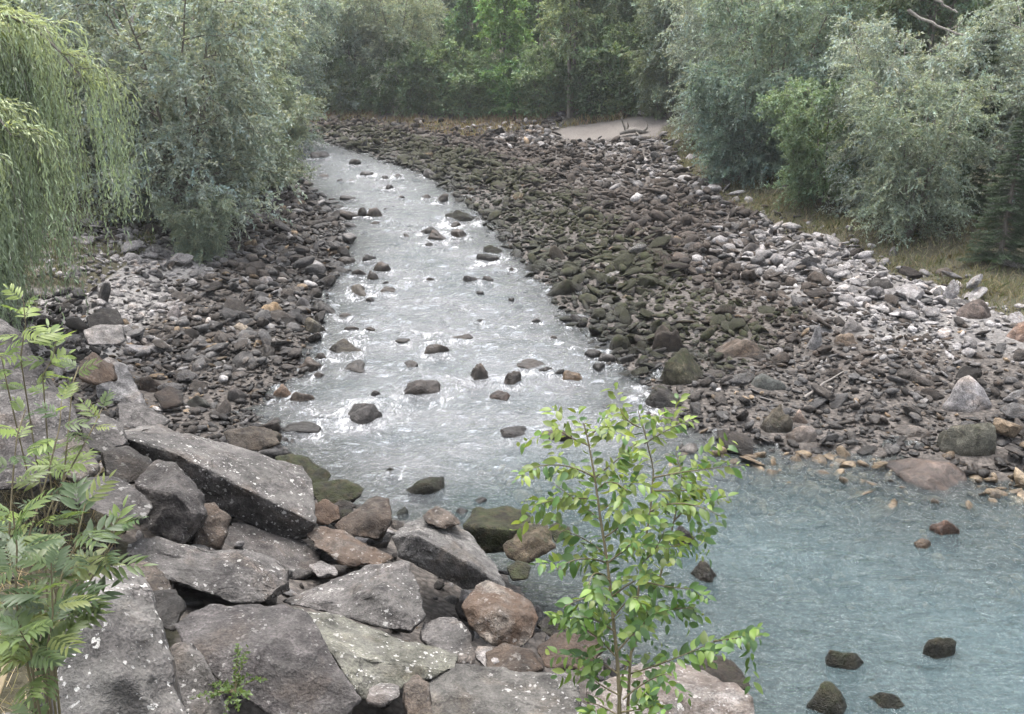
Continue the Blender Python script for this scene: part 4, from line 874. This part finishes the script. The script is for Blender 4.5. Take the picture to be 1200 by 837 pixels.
# far bank
F_ = [('tall_a', 352, 72, 'dark bluish tree at the far left of the far bank', (.095, .125, .095), .75), ('sallow_a', 392, 73, 'dark rounded tree over the far river bend', (.105, .135, .095), 1.1),
      ('sallow_a', 428, 70, 'grey green tree with drooping outline on the far bank', (.165, .19, .145), 1.12), ('sallow_b', 476, 69, 'broad pale olive tree on the far bank', (.185, .20, .14), 1.2),
      ('tall_b', 512, 76, 'dark tree between the olive tree and the green trees on the far bank', (.085, .115, .075), .75), ('broad', 552, 70, 'mid green leafy tree left of the bright green tree', (.105, .155, .07), .72),
      ('broad', 592, 68.5, 'slender bright green tree standing out on the far bank', (.145, .22, .07), .82), ('open', 664, 66, 'olive tree with several pale trunks on the far bank', (.145, .17, .09), .80),
      ('broad', 628, 73, 'green tree behind the bright green tree', (.11, .16, .07), .85), ('sallow_a', 708, 70, 'hazy green tree right of the pale trunked tree', (.13, .165, .105), 1.05),
      ('sallow_b', 748, 72, 'tall hazy tree above the sandy track', (.15, .18, .12), 1.25), ('tall_a', 775, 64, 'grey willow at the right end of the sandy track', (.15, .175, .125), .65)]
far_y = lambda p_: float(hit(p_, 138)[1])
for k, px_, ds, lb, tn, sc in F_: plant_tree(k, px_, far_y(px_) + max(0, ds - 66.5), lb, tn, sc)
BUSH_ALL = []
for px_, ds, sc, tn in [(372, 70.5, 2.4, GM), (400, 71, 2.6, GD), (436, 70, 2.4, GM), (470, 70, 2.4, GO), (505, 70, 2.6, GM), (590, 69, 2.4, GM), (650, 69, 2.6, GM), (705, 69, 2.8, GM), (735, 70, 2.6, GM), (765, 66, 2.2, GO), (385, 69.5, 1.8, GM), (415, 69, 1.2, GO), (450, 68, 1.3, GM), (488, 68, 1.5, GM), (520, 67.5, 1.3, GO), (556, 66.5, 1.3, GM), (606, 65.5, 1.5, (.085, .14, .05)), (634, 66, 1.3, GM), (690, 66.5, 1.5, GD), (716, 67, 1.7, GM), (742, 68, 1.5, GM), (575, 67, 1.7, GM), (540, 69, 2.0, GM)]:
    BUSH_ALL.append((px_, ds, sc, tn))
ORD = 'first second third fourth fifth sixth seventh eighth ninth tenth eleventh twelfth thirteenth fourteenth fifteenth sixteenth seventeenth eighteenth nineteenth twentieth'.split() + ['twenty-first', 'twenty-second', 'twenty-third', 'twenty-fourth', 'twenty-fifth']
for i_, (px_, ds, sc, tn) in enumerate(sorted(BUSH_ALL)):
    plant_tree('sallow_c' if sc > 2 else 'round_bush', px_, far_y(px_) + .4 + .5 * max(0, ds - 66), ('tall' if sc > 2 else 'low') + ' bush under the far bank trees, ' + ORD[i_] + ' from the left', tn, sc * (.27 + .1 * (i_ % 3)) if sc > 2 else sc * (.75 + .15 * (i_ % 4)), cat='bush', name='bush', group='bushes under the far trees')
# right bank
R_ = [('sallow_a', 800, 53, 'grey green willow where the sandy track meets the right trees', GG, .95, 'willow_tree'), ('sallow_b', 838, 44.5, 'silvery willow bush at the inner end of the right bank', GS, 1.0, 'willow_bush'),
      ('sallow_a', 892, 37.0, 'tall grey willow arching over the middle of the right bank', (.14, .17, .125), 1.0, 'willow_tree'), ('sallow_c', 862, 36.0, 'low bluish willow bush touching the stones of the right bar', (.13, .165, .13), 1.05, 'willow_bush'),
      ('sallow_c', 958, 30.7, 'round green bush in the middle of the right bank', (.125, .165, .09), .92, 'willow_bush'), ('sallow_b', 1035, 28.8, 'large grey willow bush right of the round green bush', GS, .80, 'willow_bush'),
      ('sallow_b', 1060, 25.9, 'grey bush overhanging the dry grass on the right', GG, .62, 'willow_bush'), ('sallow_a', 980, 39, 'olive willow above the round green bush', GO, .98, 'willow_tree'),
      ('tall_a', 1060, 38, 'tall dark willow behind the right bank bushes', (.085, .115, .07), .85, 'tree'), ('sallow_b', 1205, 26.8, 'silvery willow bush at the right edge above the spruce', GS, .82, 'willow_bush'),
      ('spruce', 1112, 27.5, 'dark spruce standing between the willows of the right bank', (.052, .074, .036), .62, 'spruce_tree'), ('spruce', 1172, 22.6, 'small dark spruce reaching the grass at the right edge', (.036, .054, .027), .42, 'spruce_tree'),
      ('tall_b', 930, 50, 'tall grey tree behind the middle of the right bank', (.125, .15, .105), .95, 'tree'), ('tall_a', 1000, 52, 'tall dull tree far behind the right bank', (.10, .13, .085), 1.0, 'tree'),
      ('tall_b', 1140, 40, 'tall dark tree in the upper right corner', (.07, .095, .05), .85, 'tree'), ('tall_b', 855, 60, 'tall hazy grey tree behind the inner right willows', (.13, .155, .11), 1.0, 'tree'), ('tall_a', 1215, 36, 'dark tree cut by the right edge', (.075, .10, .055), .85, 'tree')]
for k, px_, ds, lb, tn, sc, nm in R_: plant_tree(k, px_, ds, lb, tn, sc, name=nm)
for px_, ds, sc in [(405, 80, .8), (440, 88, 1.0), (470, 92, 1.1), (500, 84, .95), (535, 90, 1.0)]: plant_tree('tall_a', px_, ds, 'hazy green tree in the wood behind the river trees', (.11, .14, .09), sc, group='trees of the wood behind')
# the wood behind, rank after rank up the slope
wr = np.random.default_rng(77)
for row, (ds, zs) in enumerate([(84, .9), (98, 1.05)]):
    for px_ in np.arange(-40, 1300, 105 if row == 0 else 90):
        p_ = px_ + wr.uniform(-25, 25)
        if row == 0 and (p_ < 330 or p_ > 800): dd_ = ds * .82
        else: dd_ = ds
        tn = np.array([.105, .135, .085]) * wr.uniform(.75, 1.3) * np.array([wr.uniform(.9, 1.15), 1, wr.uniform(.85, 1.1)])
        plant_tree(['tall_a', 'tall_b', 'broad'][wr.integers(0, 3)], p_, dd_ + wr.uniform(-3, 3), 'hazy green tree in the wood behind the river trees', tuple(tn), zs * wr.uniform(.9, 1.1), group='trees of the wood behind')

# ================================================================== grass
def grass(name, x, y, label, hmin, hmax, wid, cols, cat='grass', seed=1, lean=.35, clump=1):
    r = np.random.default_rng(seed); n = len(x); z = terrain(x, y) - .02
    P = np.stack([x, y, z], -1); Dn = unit(r.normal(0, lean, (n, 3)) * np.array([1, 1, 0]) + np.array([0, 0, 1.0])); L = r.uniform(hmin, hmax, n)
    side = unit(np.cross(Dn, r.normal(size=(n, 3)))); w = wid * r.uniform(.6, 1.3, n)
    tip = P + Dn * L[:, None] + r.normal(0, .22, (n, 3)) * L[:, None] * np.array([1, 1, .15]); mid = P + Dn * (L * .55)[:, None]
    V = np.stack([P - side * (w / 2)[:, None], P + side * (w / 2)[:, None], mid + side * (w * .4)[:, None], tip, tip, mid - side * (w * .4)[:, None]], 1)
    V = np.stack([V[:, 0], V[:, 1], V[:, 2], V[:, 3], V[:, 5]], 1)
    c = np.array(cols)[r.integers(0, len(cols), n)] * r.uniform(.7, 1.3, (n, 1)); col = np.concatenate([np.repeat(c, 5, 0), np.ones((n * 5, 1))], 1)
    me = mesh_np(name, V.reshape(-1, 3), np.arange(n * 5).reshape(n, 5), False, col); o = put(name, me, M_GRASS); o.color = (1, 1, 1, 1); return tag(o, label, cat, None, 'stuff')
STRAW = [(.25, .215, .135), (.19, .18, .10), (.12, .14, .065), (.17, .14, .09), (.10, .12, .055)]
gr = np.random.default_rng(5)
NG = 300000; x_ = gr.uniform(4, 20, NG); y_ = gr.uniform(17, 52, NG); k_ = in_poly(x_, y_, TREE_R) & ~in_poly(x_, y_, SAND); e_ = seg_dist(x_, y_, TREE_EDGE_R)
k_ &= (e_ < 4.6) & (gr.random(NG) < (.30 + .70 * smooth(4.0, .4, e_)) * (.30 + .70 * (n2(x_, y_, .9, 14) > .0)))
grass('bank_grass', x_[k_], y_[k_], 'dry yellowish grass along the foot of the right bank trees', .08, .30, .013, STRAW, seed=2, lean=.5)
x_ = gr.uniform(2.5, 14, 9000); y_ = gr.uniform(14, 40, 9000); k_ = ~in_poly(x_, y_, TREE_R) & (seg_dist(x_, y_, TREE_EDGE_R) < 2.2) & (n2(x_, y_, 1.1, 22) > .42) & ~in_poly(x_, y_, POLY)
grass('bar_grass', x_[k_], y_[k_], 'sparse grass tufts between the stones of the right bar', .10, .30, .013, STRAW, seed=3)
x_ = gr.uniform(-24, 8, 26000); y_ = gr.uniform(53, 70, 26000); k_ = ~in_poly(x_, y_, POLY) & ~in_poly(x_, y_, SAND) & (seg_dist(x_, y_, RIGHT) > 6.2 + 1.2 * n2(x_, y_, .5, 2)) & (n2(x_, y_, .35, 31) > -.25)
grass('far_grass', x_[k_], y_[k_], 'brownish dry grass strip below the trees of the far bank', .2, .55, .035, [(.22, .17, .10), (.26, .22, .12), (.15, .15, .07), (.19, .12, .08)], seed=4)
x_ = gr.uniform(-15, -6, 16000); y_ = gr.uniform(18, 34, 16000); k_ = (seg_dist(x_, y_, LEFT) > 5.6 + .8 * n2(x_, y_, .6, 6)) & (n2(x_, y_, .7, 16) > -.05)
grass('left_bank_grass', x_[k_], y_[k_], 'grey green grass under the willow bushes of the left bank', .12, .4, .014, [(.16, .18, .10), (.13, .16, .07), (.24, .22, .14)], seed=6)
x_ = gr.uniform(-10, -1.5, 30000); y_ = gr.uniform(1.0, 14, 30000); pxx, pyy, _ = project(np.stack([x_, y_, terrain(x_, y_)], -1)); k_ = (pxx < 95 + 60 * n2(x_, y_, 1.2, 4)) & ((pyy > 480) | (pxx < -20)) & in_poly(x_, y_, FOOTPOLY)
grass('near_grass', x_[k_], y_[k_], 'dry straw and thin grass at the foot of the leafy plant', .08, .38, .006, [(.36, .28, .17), (.30, .23, .14), (.20, .19, .08), (.42, .35, .24)], seed=7, lean=.8)

# ================================================================== driftwood
def stick(label, pts, r0, r1, name='driftwood_branch', mat=M_DRIFT, cat='branch', lift=.06):
    P = np.array([hit(*p[:2]) + np.array([0, 0, lift + (p[2] if len(p) > 2 else 0)]) for p in pts]); w = Wood(); t = np.linspace(0, 1, len(P)); tt = np.linspace(0, 1, 12)
    Q = np.stack([np.interp(tt, t, P[:, i]) for i in range(3)], -1) + np.random.default_rng(len(label)).normal(0, .004, (12, 3)); c = Q.mean(0)
    w.tube(Q, np.linspace(r0, r1, 12), 7); return tag(put(name, w.mesh(name, mat, c), None, None, tuple(c)), label, cat)
stick('thin pale stick lying on the stones of the right bar', [(942, 470), (962, 458, .06), (988, 441, .04)], .03, .012)
stick('grey driftwood branch lying below the left willow bushes', [(198, 297, .1), (215, 301), (240, 309)], .06, .03)
stick('bare branch lying on the left far bank below the dark trees', [(352, 128, .3), (366, 136, .2), (384, 146)], .10, .04)
e = hit(738, 160); st = empty('driftwood_stump', tuple(e), 0, .75); w = Wood()
w.tube([(-.7, .1, .18), (-.2, 0, .35), (.35, .05, .42), (.9, .1, .30), (1.5, .2, .22)], [.10, .17, .20, .16, .08], 9); put('log', w.mesh('log', M_DRIFT), None, st)
for pts in ([(-.25, 0, .3), (-.45, .02, .75), (-.62, .05, 1.15), (-.55, 0, 1.32)], [(-.25, 0, .4), (-.12, .1, .7), (-.18, .1, .95)], [(.9, .1, .3), (1.15, -.1, .55), (1.2, 0, .85)], [(.4, 0, .3), (.5, -.4, .2), (.75, -.7, .05)]):
    w = Wood(); w.tube(pts, np.linspace(.09, .035, len(pts)), 7); put('root', w.mesh('root', M_BARK), None, st)
tag(st, 'bleached driftwood stump with upright root beside the sandy track', 'driftwood')
# pale leaning bare branches among the trees top right
def air_branch(label, pts, dist, r0, r1):
    P = np.array([CAM + ray(*p) * (dist + k * .15) for k, p in enumerate(pts)]); tt = np.linspace(0, 1, 10); t = np.linspace(0, 1, len(P)); Q = np.stack([np.interp(tt, t, P[:, i]) for i in range(3)], -1) + np.random.default_rng(3).normal(0, .02, (10, 3)); c = Q.mean(0)
    w = Wood(); w.tube(Q, np.linspace(r0, r1, 10), 6); return tag(put('bare_branch', w.mesh('bare_branch', M_PALEBARK, c), None, None, tuple(c)), label, 'branch')

# ================================================================== the sapling in the foreground
def leaf_shape(name, length, width, nseg=5, curl=.18, fold=.22, tooth=0.0):
    u = np.linspace(0, 1, nseg + 1); wv = np.sin(np.pi * u ** .82) ** .85 * width / 2; wv[0] = width * .03; wv[-1] = 0.0005
    z_ = -curl * length * u ** 2; V = []; 
    for i, (a, b) in enumerate(zip(u, wv)): V += [(a * length, b, z_[i] + fold * b), (a * length, 0, z_[i]), (a * length, -b, z_[i] + fold * b)]
    Fc = []
    for i in range(nseg):
        o = i * 3; Fc += [(o, o + 1, o + 4, o + 3), (o + 1, o + 2, o + 5, o + 4)]
    return np.array(V), np.array(Fc)
SAPV = [leaf_shape('leaf', 1.0, w_, 5, c_, f_) for w_, c_, f_ in ((.50, .20, .25), (.56, .38, .15), (.44, .12, .40), (.52, .50, .30))]
SAP_ME = []
for V, Fc in SAPV:
    me = mesh_np('leaf', V, Fc, True, np.ones((len(V), 4))); me.materials.append(M_SAP); SAP_ME.append(me)
sr = np.random.default_rng(42)
SD = 4.15
def SP(px, py, dd=0.0): return CAM + ray(px, py) * (SD + dd)
base = SP(728, 905, .15); gz_ = float(terrain(np.array([base[0]]), np.array([base[1]]))[0])
base = np.array([base[0], base[1], max(gz_, .2)]) if gz_ < base[2] else base
sap = empty('sapling', tuple(base))
def spath(pts): 
    P = np.array([p if len(p) == 3 and not isinstance(p[0], int) else SP(*p) for p in pts]); t = np.linspace(0, 1, len(P)); tt = np.linspace(0, 1, 4 * len(P)); return np.stack([np.interp(tt, t, P[:, i]) for i in range(3)], -1)
stems = [[tuple(base), (727, 850, .05), (724, 780, .0), (718, 720, -.02), (712, 660, -.03), (704, 610, -.04), (697, 560, -.05), (690, 520, -.05), (684, 496, -.05)],
         [tuple(base + np.array([.03, .02, 0])), (735, 850, .12), (738, 780, .15), (745, 720, .18), (752, 660, .2), (762, 600, .22), (766, 550, .22), (755, 505, .2), (748, 482, .2)],
         [tuple(base + np.array([-.02, .03, 0])), (722, 850, .2), (730, 790, .28), (770, 690, .34), (790, 610, .36), (800, 560, .36), (792, 530, .36)]]
for i, s_ in enumerate(stems):
    Q = spath(s_); w = Wood(); w.tube(Q - base, np.linspace(.010, .003, len(Q)) * (1.0 if i == 0 else .8), 6); put('trunk' if i == 0 else 'stem', w.mesh('stem', M_STEM), None, sap)
BR_ = [((697, 560), (655, 545), (610, 553), -.15), ((700, 585), (660, 585), (628, 592), -.1), ((690, 522), (664, 510), (648, 498), .0), ((688, 512), (708, 500), (716, 503), -.12), ((704, 610), (680, 590), (648, 566), .1), ((697, 560), (722, 540), (746, 520), -.1),
       ((702, 600), (728, 580), (748, 556), -.2), ((766, 560), (810, 552), (872, 545), .1), ((762, 600), (800, 590), (846, 606), .05), ((764, 575), (800, 575), (840, 572), .2), ((755, 640), (790, 640), (822, 624), .2), ((712, 660), (680, 655), (652, 668), -.1),
       ((710, 650), (685, 632), (660, 622), .1), ((716, 700), (690, 700), (660, 712), -.12), ((716, 700), (745, 680), (765, 672), -.15), ((750, 680), (785, 688), (820, 690), .1), ((722, 770), (690, 740), (658, 730), -.1), ((722, 765), (750, 735), (770, 718), -.15),
       ((738, 790), (790, 772), (836, 752), .05), ((836, 752), (865, 748), (892, 746), .05), ((724, 790), (700, 775), (676, 770), -.05), ((726, 815), (700, 800), (690, 790), -.08), ((730, 820), (756, 800), (780, 790), -.1), ((745, 720), (780, 715), (812, 712), .15),
       ((712, 660), (736, 640), (752, 622), -.22), ((708, 630), (728, 615), (742, 596), -.2), ((752, 660), (770, 640), (780, 616), .05), ((718, 725), (735, 705), (748, 700), -.2), ((790, 610), (806, 590), (812, 565), .3), ((748, 500), (735, 492), (728, 480), .15), ((755, 520), (775, 508), (800, 494), .2),
       ((728, 835), (755, 830), (772, 826), -.1), ((726, 840), (705, 828), (684, 822), -.1), ((720, 740), (700, 728), (680, 722), -.2), ((714, 680), (697, 672), (690, 690), -.25), ((700, 575), (715, 565), (735, 575), -.25)]
cand = []
def leaf_at(p, dirv, ln, yl):
    cand.append((p, dirv, ln, yl))
def along(Q, n, ln, top, fan=1.0):
    for k in range(n):
        f = .12 + .88 * k / max(1, n - 1); ii = f * (len(Q) - 1); j = min(int(ii), len(Q) - 2); p = Q[j] + (Q[j + 1] - Q[j]) * (ii - j); t = unit(Q[j + 1] - Q[j])
        sd_ = unit(np.cross(t, np.array([0, -.35, 1.0]))) * (1 if k % 2 else -1)
        dv = unit(t * .75 + sd_ * .85 * fan + np.array([0, -.12, -.28]) + sr.normal(0, .22, 3)); leaf_at(p, dv, ln * sr.uniform(.5, 1.18) * (1 - .25 * (f > .92)), top)
for i, (a, m, b, dd) in enumerate(BR_):
    tgt = np.array(a, float); Q = np.array([SP(a[0], a[1], dd * .15 + (.15 if a[0] > 730 else 0)), SP(m[0], m[1], dd * .6 + .05), SP(b[0], b[1], dd)]); tt = np.linspace(0, 1, 9)[:, None]
    Q = (1 - tt) ** 2 * Q[0] + 2 * tt * (1 - tt) * (2 * Q[1] - .5 * Q[0] - .5 * Q[2]) + tt ** 2 * Q[2]
    w = Wood(); w.tube(Q - base, np.linspace(.0042, .0014, 9), 5); put('branch', w.mesh('branch', M_STEM), None, sap)
    ln_px = math.hypot(b[0] - a[0], b[1] - a[1]); yl = np.clip((720 - b[1]) / 190, .15, 1)
    along(Q, max(7, int(ln_px / 4.2)), .060, yl)
    for sub in range(3):                                   # side shoots
        j = 1 + sub * 3 if sub < 2 else 6; ddv = unit(unit(Q[j + 1] - Q[j]) + sr.normal(0, .6, 3) + np.array([0, 0, .1])); Q2 = Q[j] + ddv * np.linspace(0, .17, 5)[:, None] + np.array([0, 0, -1]) * (.03 * np.linspace(0, 1, 5)[:, None] ** 2)
        along(Q2, 10, .055, yl)
for i, s_ in enumerate(stems): Q = spath(s_[2:]); along(Q, 46, .057, .6 if i == 0 else .4)
SAPC = np.array([(.110, .190, .042), (.080, .160, .042), (.145, .225, .048), (.072, .135, .048)]); SAPY = np.array([(.200, .255, .060), (.165, .230, .052)])
order_ = np.argsort([c[0][1] for c in cand])   # nearest first
solo_leaf = set(order_[:300]); RV, RF, RC, ro = [], [], [], 0
def frame(dv):
    xax = unit(dv); zax = unit(np.array([0, -.35, 1.0]) + sr.normal(0, .6, 3)); yax = unit(np.cross(zax, xax)); zax = np.cross(xax, yax); return np.stack([xax, yax, zax], 1)
for i, (p, dv, ln, yl) in enumerate(cand):
    Rm = frame(dv); vi = int(sr.integers(0, 4)); c = SAPC[sr.integers(0, 4)] if sr.random() > yl * .75 else SAPY[sr.integers(0, 2)]; c = c * sr.uniform(.6, 1.25); pos = p - base + Rm[:, 0] * .008
    if i in solo_leaf:
        o = put('leaf', SAP_ME[vi], None, sap); o.matrix_local = Matrix.Translation(Vector(pos)) @ Matrix(Rm.tolist()).to_4x4() @ Matrix.Scale(ln, 4); o.color = (*c, 1)
    else:
        V, Fc = SAPV[vi]; RV.append((V * ln) @ Rm.T + pos); RF.append(Fc + ro); ro += len(V); RC.append(np.repeat(np.array([[*c, 1]]), len(V), 0))
if RV:
    o = put('leaves', mesh_np('leaves', np.concatenate(RV), np.concatenate(RF), True, np.concatenate(RC)), M_SAP, sap); o.color = (1, 1, 1, 1); o['kind'] = 'stuff'
print('sapling leaves', len(cand))
tag(sap, 'slender bright green sapling growing in front of the pool', 'sapling')

# ================================================================== leafy plants with divided leaves at the left edge
def compound(seed, pairs=6):
    r = np.random.default_rng(seed); V, Fc, o = [], [], 0
    rach = np.linspace(0, 1, 2 * pairs + 2); zc = lambda u: -.24 * u * u
    w = .006; rv = []
    for u in rach: rv += [(u * .92, w * (1.2 - u), zc(u)), (u * .92, -w * (1.2 - u), zc(u))]
    V.append(np.array(rv)); Fc.append(np.array([(2 * i, 2 * i + 1, 2 * i + 3, 2 * i + 2) for i in range(len(rach) - 1)])); o = len(rv)
    for k in range(pairs * 2 + 1):
        if k == pairs * 2: u, a = .9, 0.0
        else: u = .18 + .72 * (k // 2) / pairs; a = (1 if k % 2 else -1) * math.radians(r.uniform(48, 66) - 14 * u)
        ln = (.30 + .14 * math.sin(math.pi * min(1, u + .1))) * r.uniform(.85, 1.1); v, f = leaf_shape('l', ln, ln * .24, 4, .22 + r.uniform(0, .15), .22)
        ca, sa = math.cos(a), math.sin(a); v = np.stack([v[:, 0] * ca - v[:, 1] * sa, v[:, 0] * sa + v[:, 1] * ca, v[:, 2]], -1) + np.array([u * .92, 0, zc(u)])
        V.append(v); Fc.append(f + o); o += len(v)
    return np.concatenate(V), np.concatenate(Fc)
CMP = []
for sd_ in range(4):
    V, Fc = compound(sd_, 5 + sd_ % 3); me = mesh_np('leaf', V, Fc, True, np.ones((len(V), 4))); me.materials.append(M_SAP); CMP.append(me)
pr_ = np.random.default_rng(8)
def leafy_plant(label, root, stemlist, D, colset, lsize, name='leafy_plant'):
    """stemlist: (list of pixels from bottom to tip, number of leaves)"""
    b0 = CAM + ray(*root) * D; bz = float(terrain(np.array([b0[0]]), np.array([b0[1]]))[0]); b0 = np.array([b0[0], b0[1], min(b0[2], bz + .3) - .05]); e_ = empty(name, tuple(b0))
    for pts, nl, dd in stemlist:
        P = np.array([b0] + [CAM + ray(*p) * (D + dd * (i + 1) / len(pts)) for i, p in enumerate(pts)]); t = np.linspace(0, 1, len(P)); tt = np.linspace(0, 1, 16); Q = np.stack([np.interp(tt, t, P[:, i]) for i in range(3)], -1)
        w = Wood(); w.tube(Q - b0, np.linspace(.0055, .0025, 16), 6); put('stem', w.mesh('stem', M_STEM), None, e_)
        nl = int(nl * 1.35)
        for k in range(nl):
            f = .16 + .84 * (k + .6) / nl; ii = min(f, .999) * 15; j = int(ii); p = Q[j] + (Q[j + 1] - Q[j]) * (ii - j); a = k * 2.4 + pr_.uniform(-.4, .4)
            lift = .85 if k >= nl - 3 else .28; dv = unit(np.array([math.cos(a), math.sin(a) * .9 - .15, lift + pr_.uniform(-.15, .2)])); zax = unit(np.array([0, -.25, 1]) + pr_.normal(0, .2, 3)); yax = unit(np.cross(zax, dv)); zax = np.cross(dv, yax)
            o = put('leaf', CMP[int(pr_.integers(0, 4))], None, e_); sz = lsize * pr_.uniform(.55, 1.05) * (.75 if k >= nl - 2 else 1)
            o.matrix_local = Matrix.Translation(Vector(p - b0)) @ Matrix(np.stack([dv, yax, zax], 1).tolist()).to_4x4() @ Matrix.Scale(sz, 4)
            c = np.array(colset[int(pr_.integers(0, len(colset)))]); c = c * (1.15 if k >= nl - 3 else 1) * pr_.uniform(.8, 1.2); o.color = (*c, 1)
    return tag(e_, label, 'plant')
GA = [(.085, .125, .044), (.105, .145, .046), (.060, .095, .040), (.15, .18, .058)]; GY_ = [(.150, .205, .055), (.125, .185, .052), (.18, .23, .07)]
leafy_plant('bushy plant with divided leaves in front of the pale boulder', (40, 860), [([(55, 760), (70, 680), (88, 640), (100, 590)], 13, .1), ([(30, 770), (18, 700), (20, 640), (15, 600)], 10, -.1), ([(60, 760), (95, 700), (120, 655), (140, 615)], 11, .15), ([(40, 800), (36, 760), (24, 740)], 8, -.25), ([(52, 780), (62, 720), (60, 660)], 10, -.2)], 4.0, GA, .235)
leafy_plant('taller stems with divided leaves rising beside the grey boulders', (20, 740), [([(30, 640), (55, 560), (70, 500), (72, 470)], 9, .3), ([(40, 660), (60, 590), (110, 500), (120, 478)], 9, .4), ([(10, 640), (15, 560), (20, 510), (30, 480)], 8, .2), ([(50, 640), (74, 570), (85, 450), (92, 430)], 8, .5)], 4.6, GA + GY_[:1], .19)
leafy_plant('pale yellow green shoot with divided leaves at the upper left edge', (22, 470), [([(24, 420), (30, 380), (27, 350)], 8, 0), ([(50, 440), (62, 420), (66, 400)], 7, .1), ([(8, 450), (2, 420), (-4, 405)], 5, .1)], 6.6, GY_, .27)
def weed(label, px, py, D, n_, spread, col):
    c0 = CAM + ray(px, py) * D; e_ = empty('low_weed', tuple(c0)); r = np.random.default_rng(int(px)); w = Wood(); P, Dn = [], []
    for k in range(16):
        a = r.uniform(0, 6.28); d_ = np.array([math.cos(a), math.sin(a), r.uniform(.3, 1.1)]) * spread * r.uniform(.5, 1); q = np.linspace(0, 1, 5)[:, None]; pp = d_ * q - np.array([0, 0, .4]) * spread * q ** 2; w.tube(pp, np.linspace(.003, .001, 5), 4)
        m = n_ // 16; u = r.uniform(.2, 1, m)[:, None]; P.append(d_ * u - np.array([0, 0, .4]) * spread * u ** 2); Dn.append(unit(r.normal(size=(m, 3)) + np.array([0, -.2, .5])))
    P = np.concatenate(P); Dn = np.concatenate(Dn); m = len(P); b = r.uniform(.7, 1.3, m); t_ = np.stack([b * col[0], b * col[1], b * col[2]], -1)
    put('stem', w.mesh('stem', M_STEM), None, e_); o = put('leaves', leaves_mesh('leaves', P, Dn, r.uniform(.015, .035, m), r.uniform(.012, .022, m), r, t_, M_SAP), None, e_); o['kind'] = 'stuff'; o.color = (1, 1, 1, 1)
    tag(e_, label, 'plant')
weed('small creeping weed in the gap at the foot of the dark angular boulder', 275, 812, 5.6, 420, .24, (.10, .15, .05))
air_branch('pale bare branch leaning out among the trees at upper right', [(1062, 12), (1090, 26), (1112, 36), (1136, 46)], 30.0, .05, .03)
air_branch('thinner pale branch above the leaning one at upper right', [(1092, -6), (1106, 6), (1122, 16)], 30.4, .045, .025)
air_branch('upright pale dead stem above the large left willow bush', [(152, 44), (155, 20), (161, -12)], 30.0, .05, .04)
air_branch('thin upright pale stem behind the weeping willow crown', [(88, 52), (92, 26), (90, -10)], 30.0, .05, .04)

# ================================================================== haze
bm = bmesh.new(); bmesh.ops.create_cube(bm, size=1.0); hz = bpy.data.meshes.new('haze'); bm.to_mesh(hz); bm.free()
ho = put('haze', hz, None, None, (0, 95, 24), (0, 0, 0), (530, 290, 54))
hm = NT('thin_river_haze'); pv = hm.n('ShaderNodeVolumePrincipled'); pv.inputs['Color'].default_value = (.93, .96, 1, 1); pv.inputs['Density'].default_value = HAZE; pv.inputs['Anisotropy'].default_value = 0.2
hm.l(pv.outputs[0], hm.out.inputs['Volume']); hz.materials.append(hm.m); tag(ho, 'thin pale haze over the river valley', 'haze', None, 'stuff')
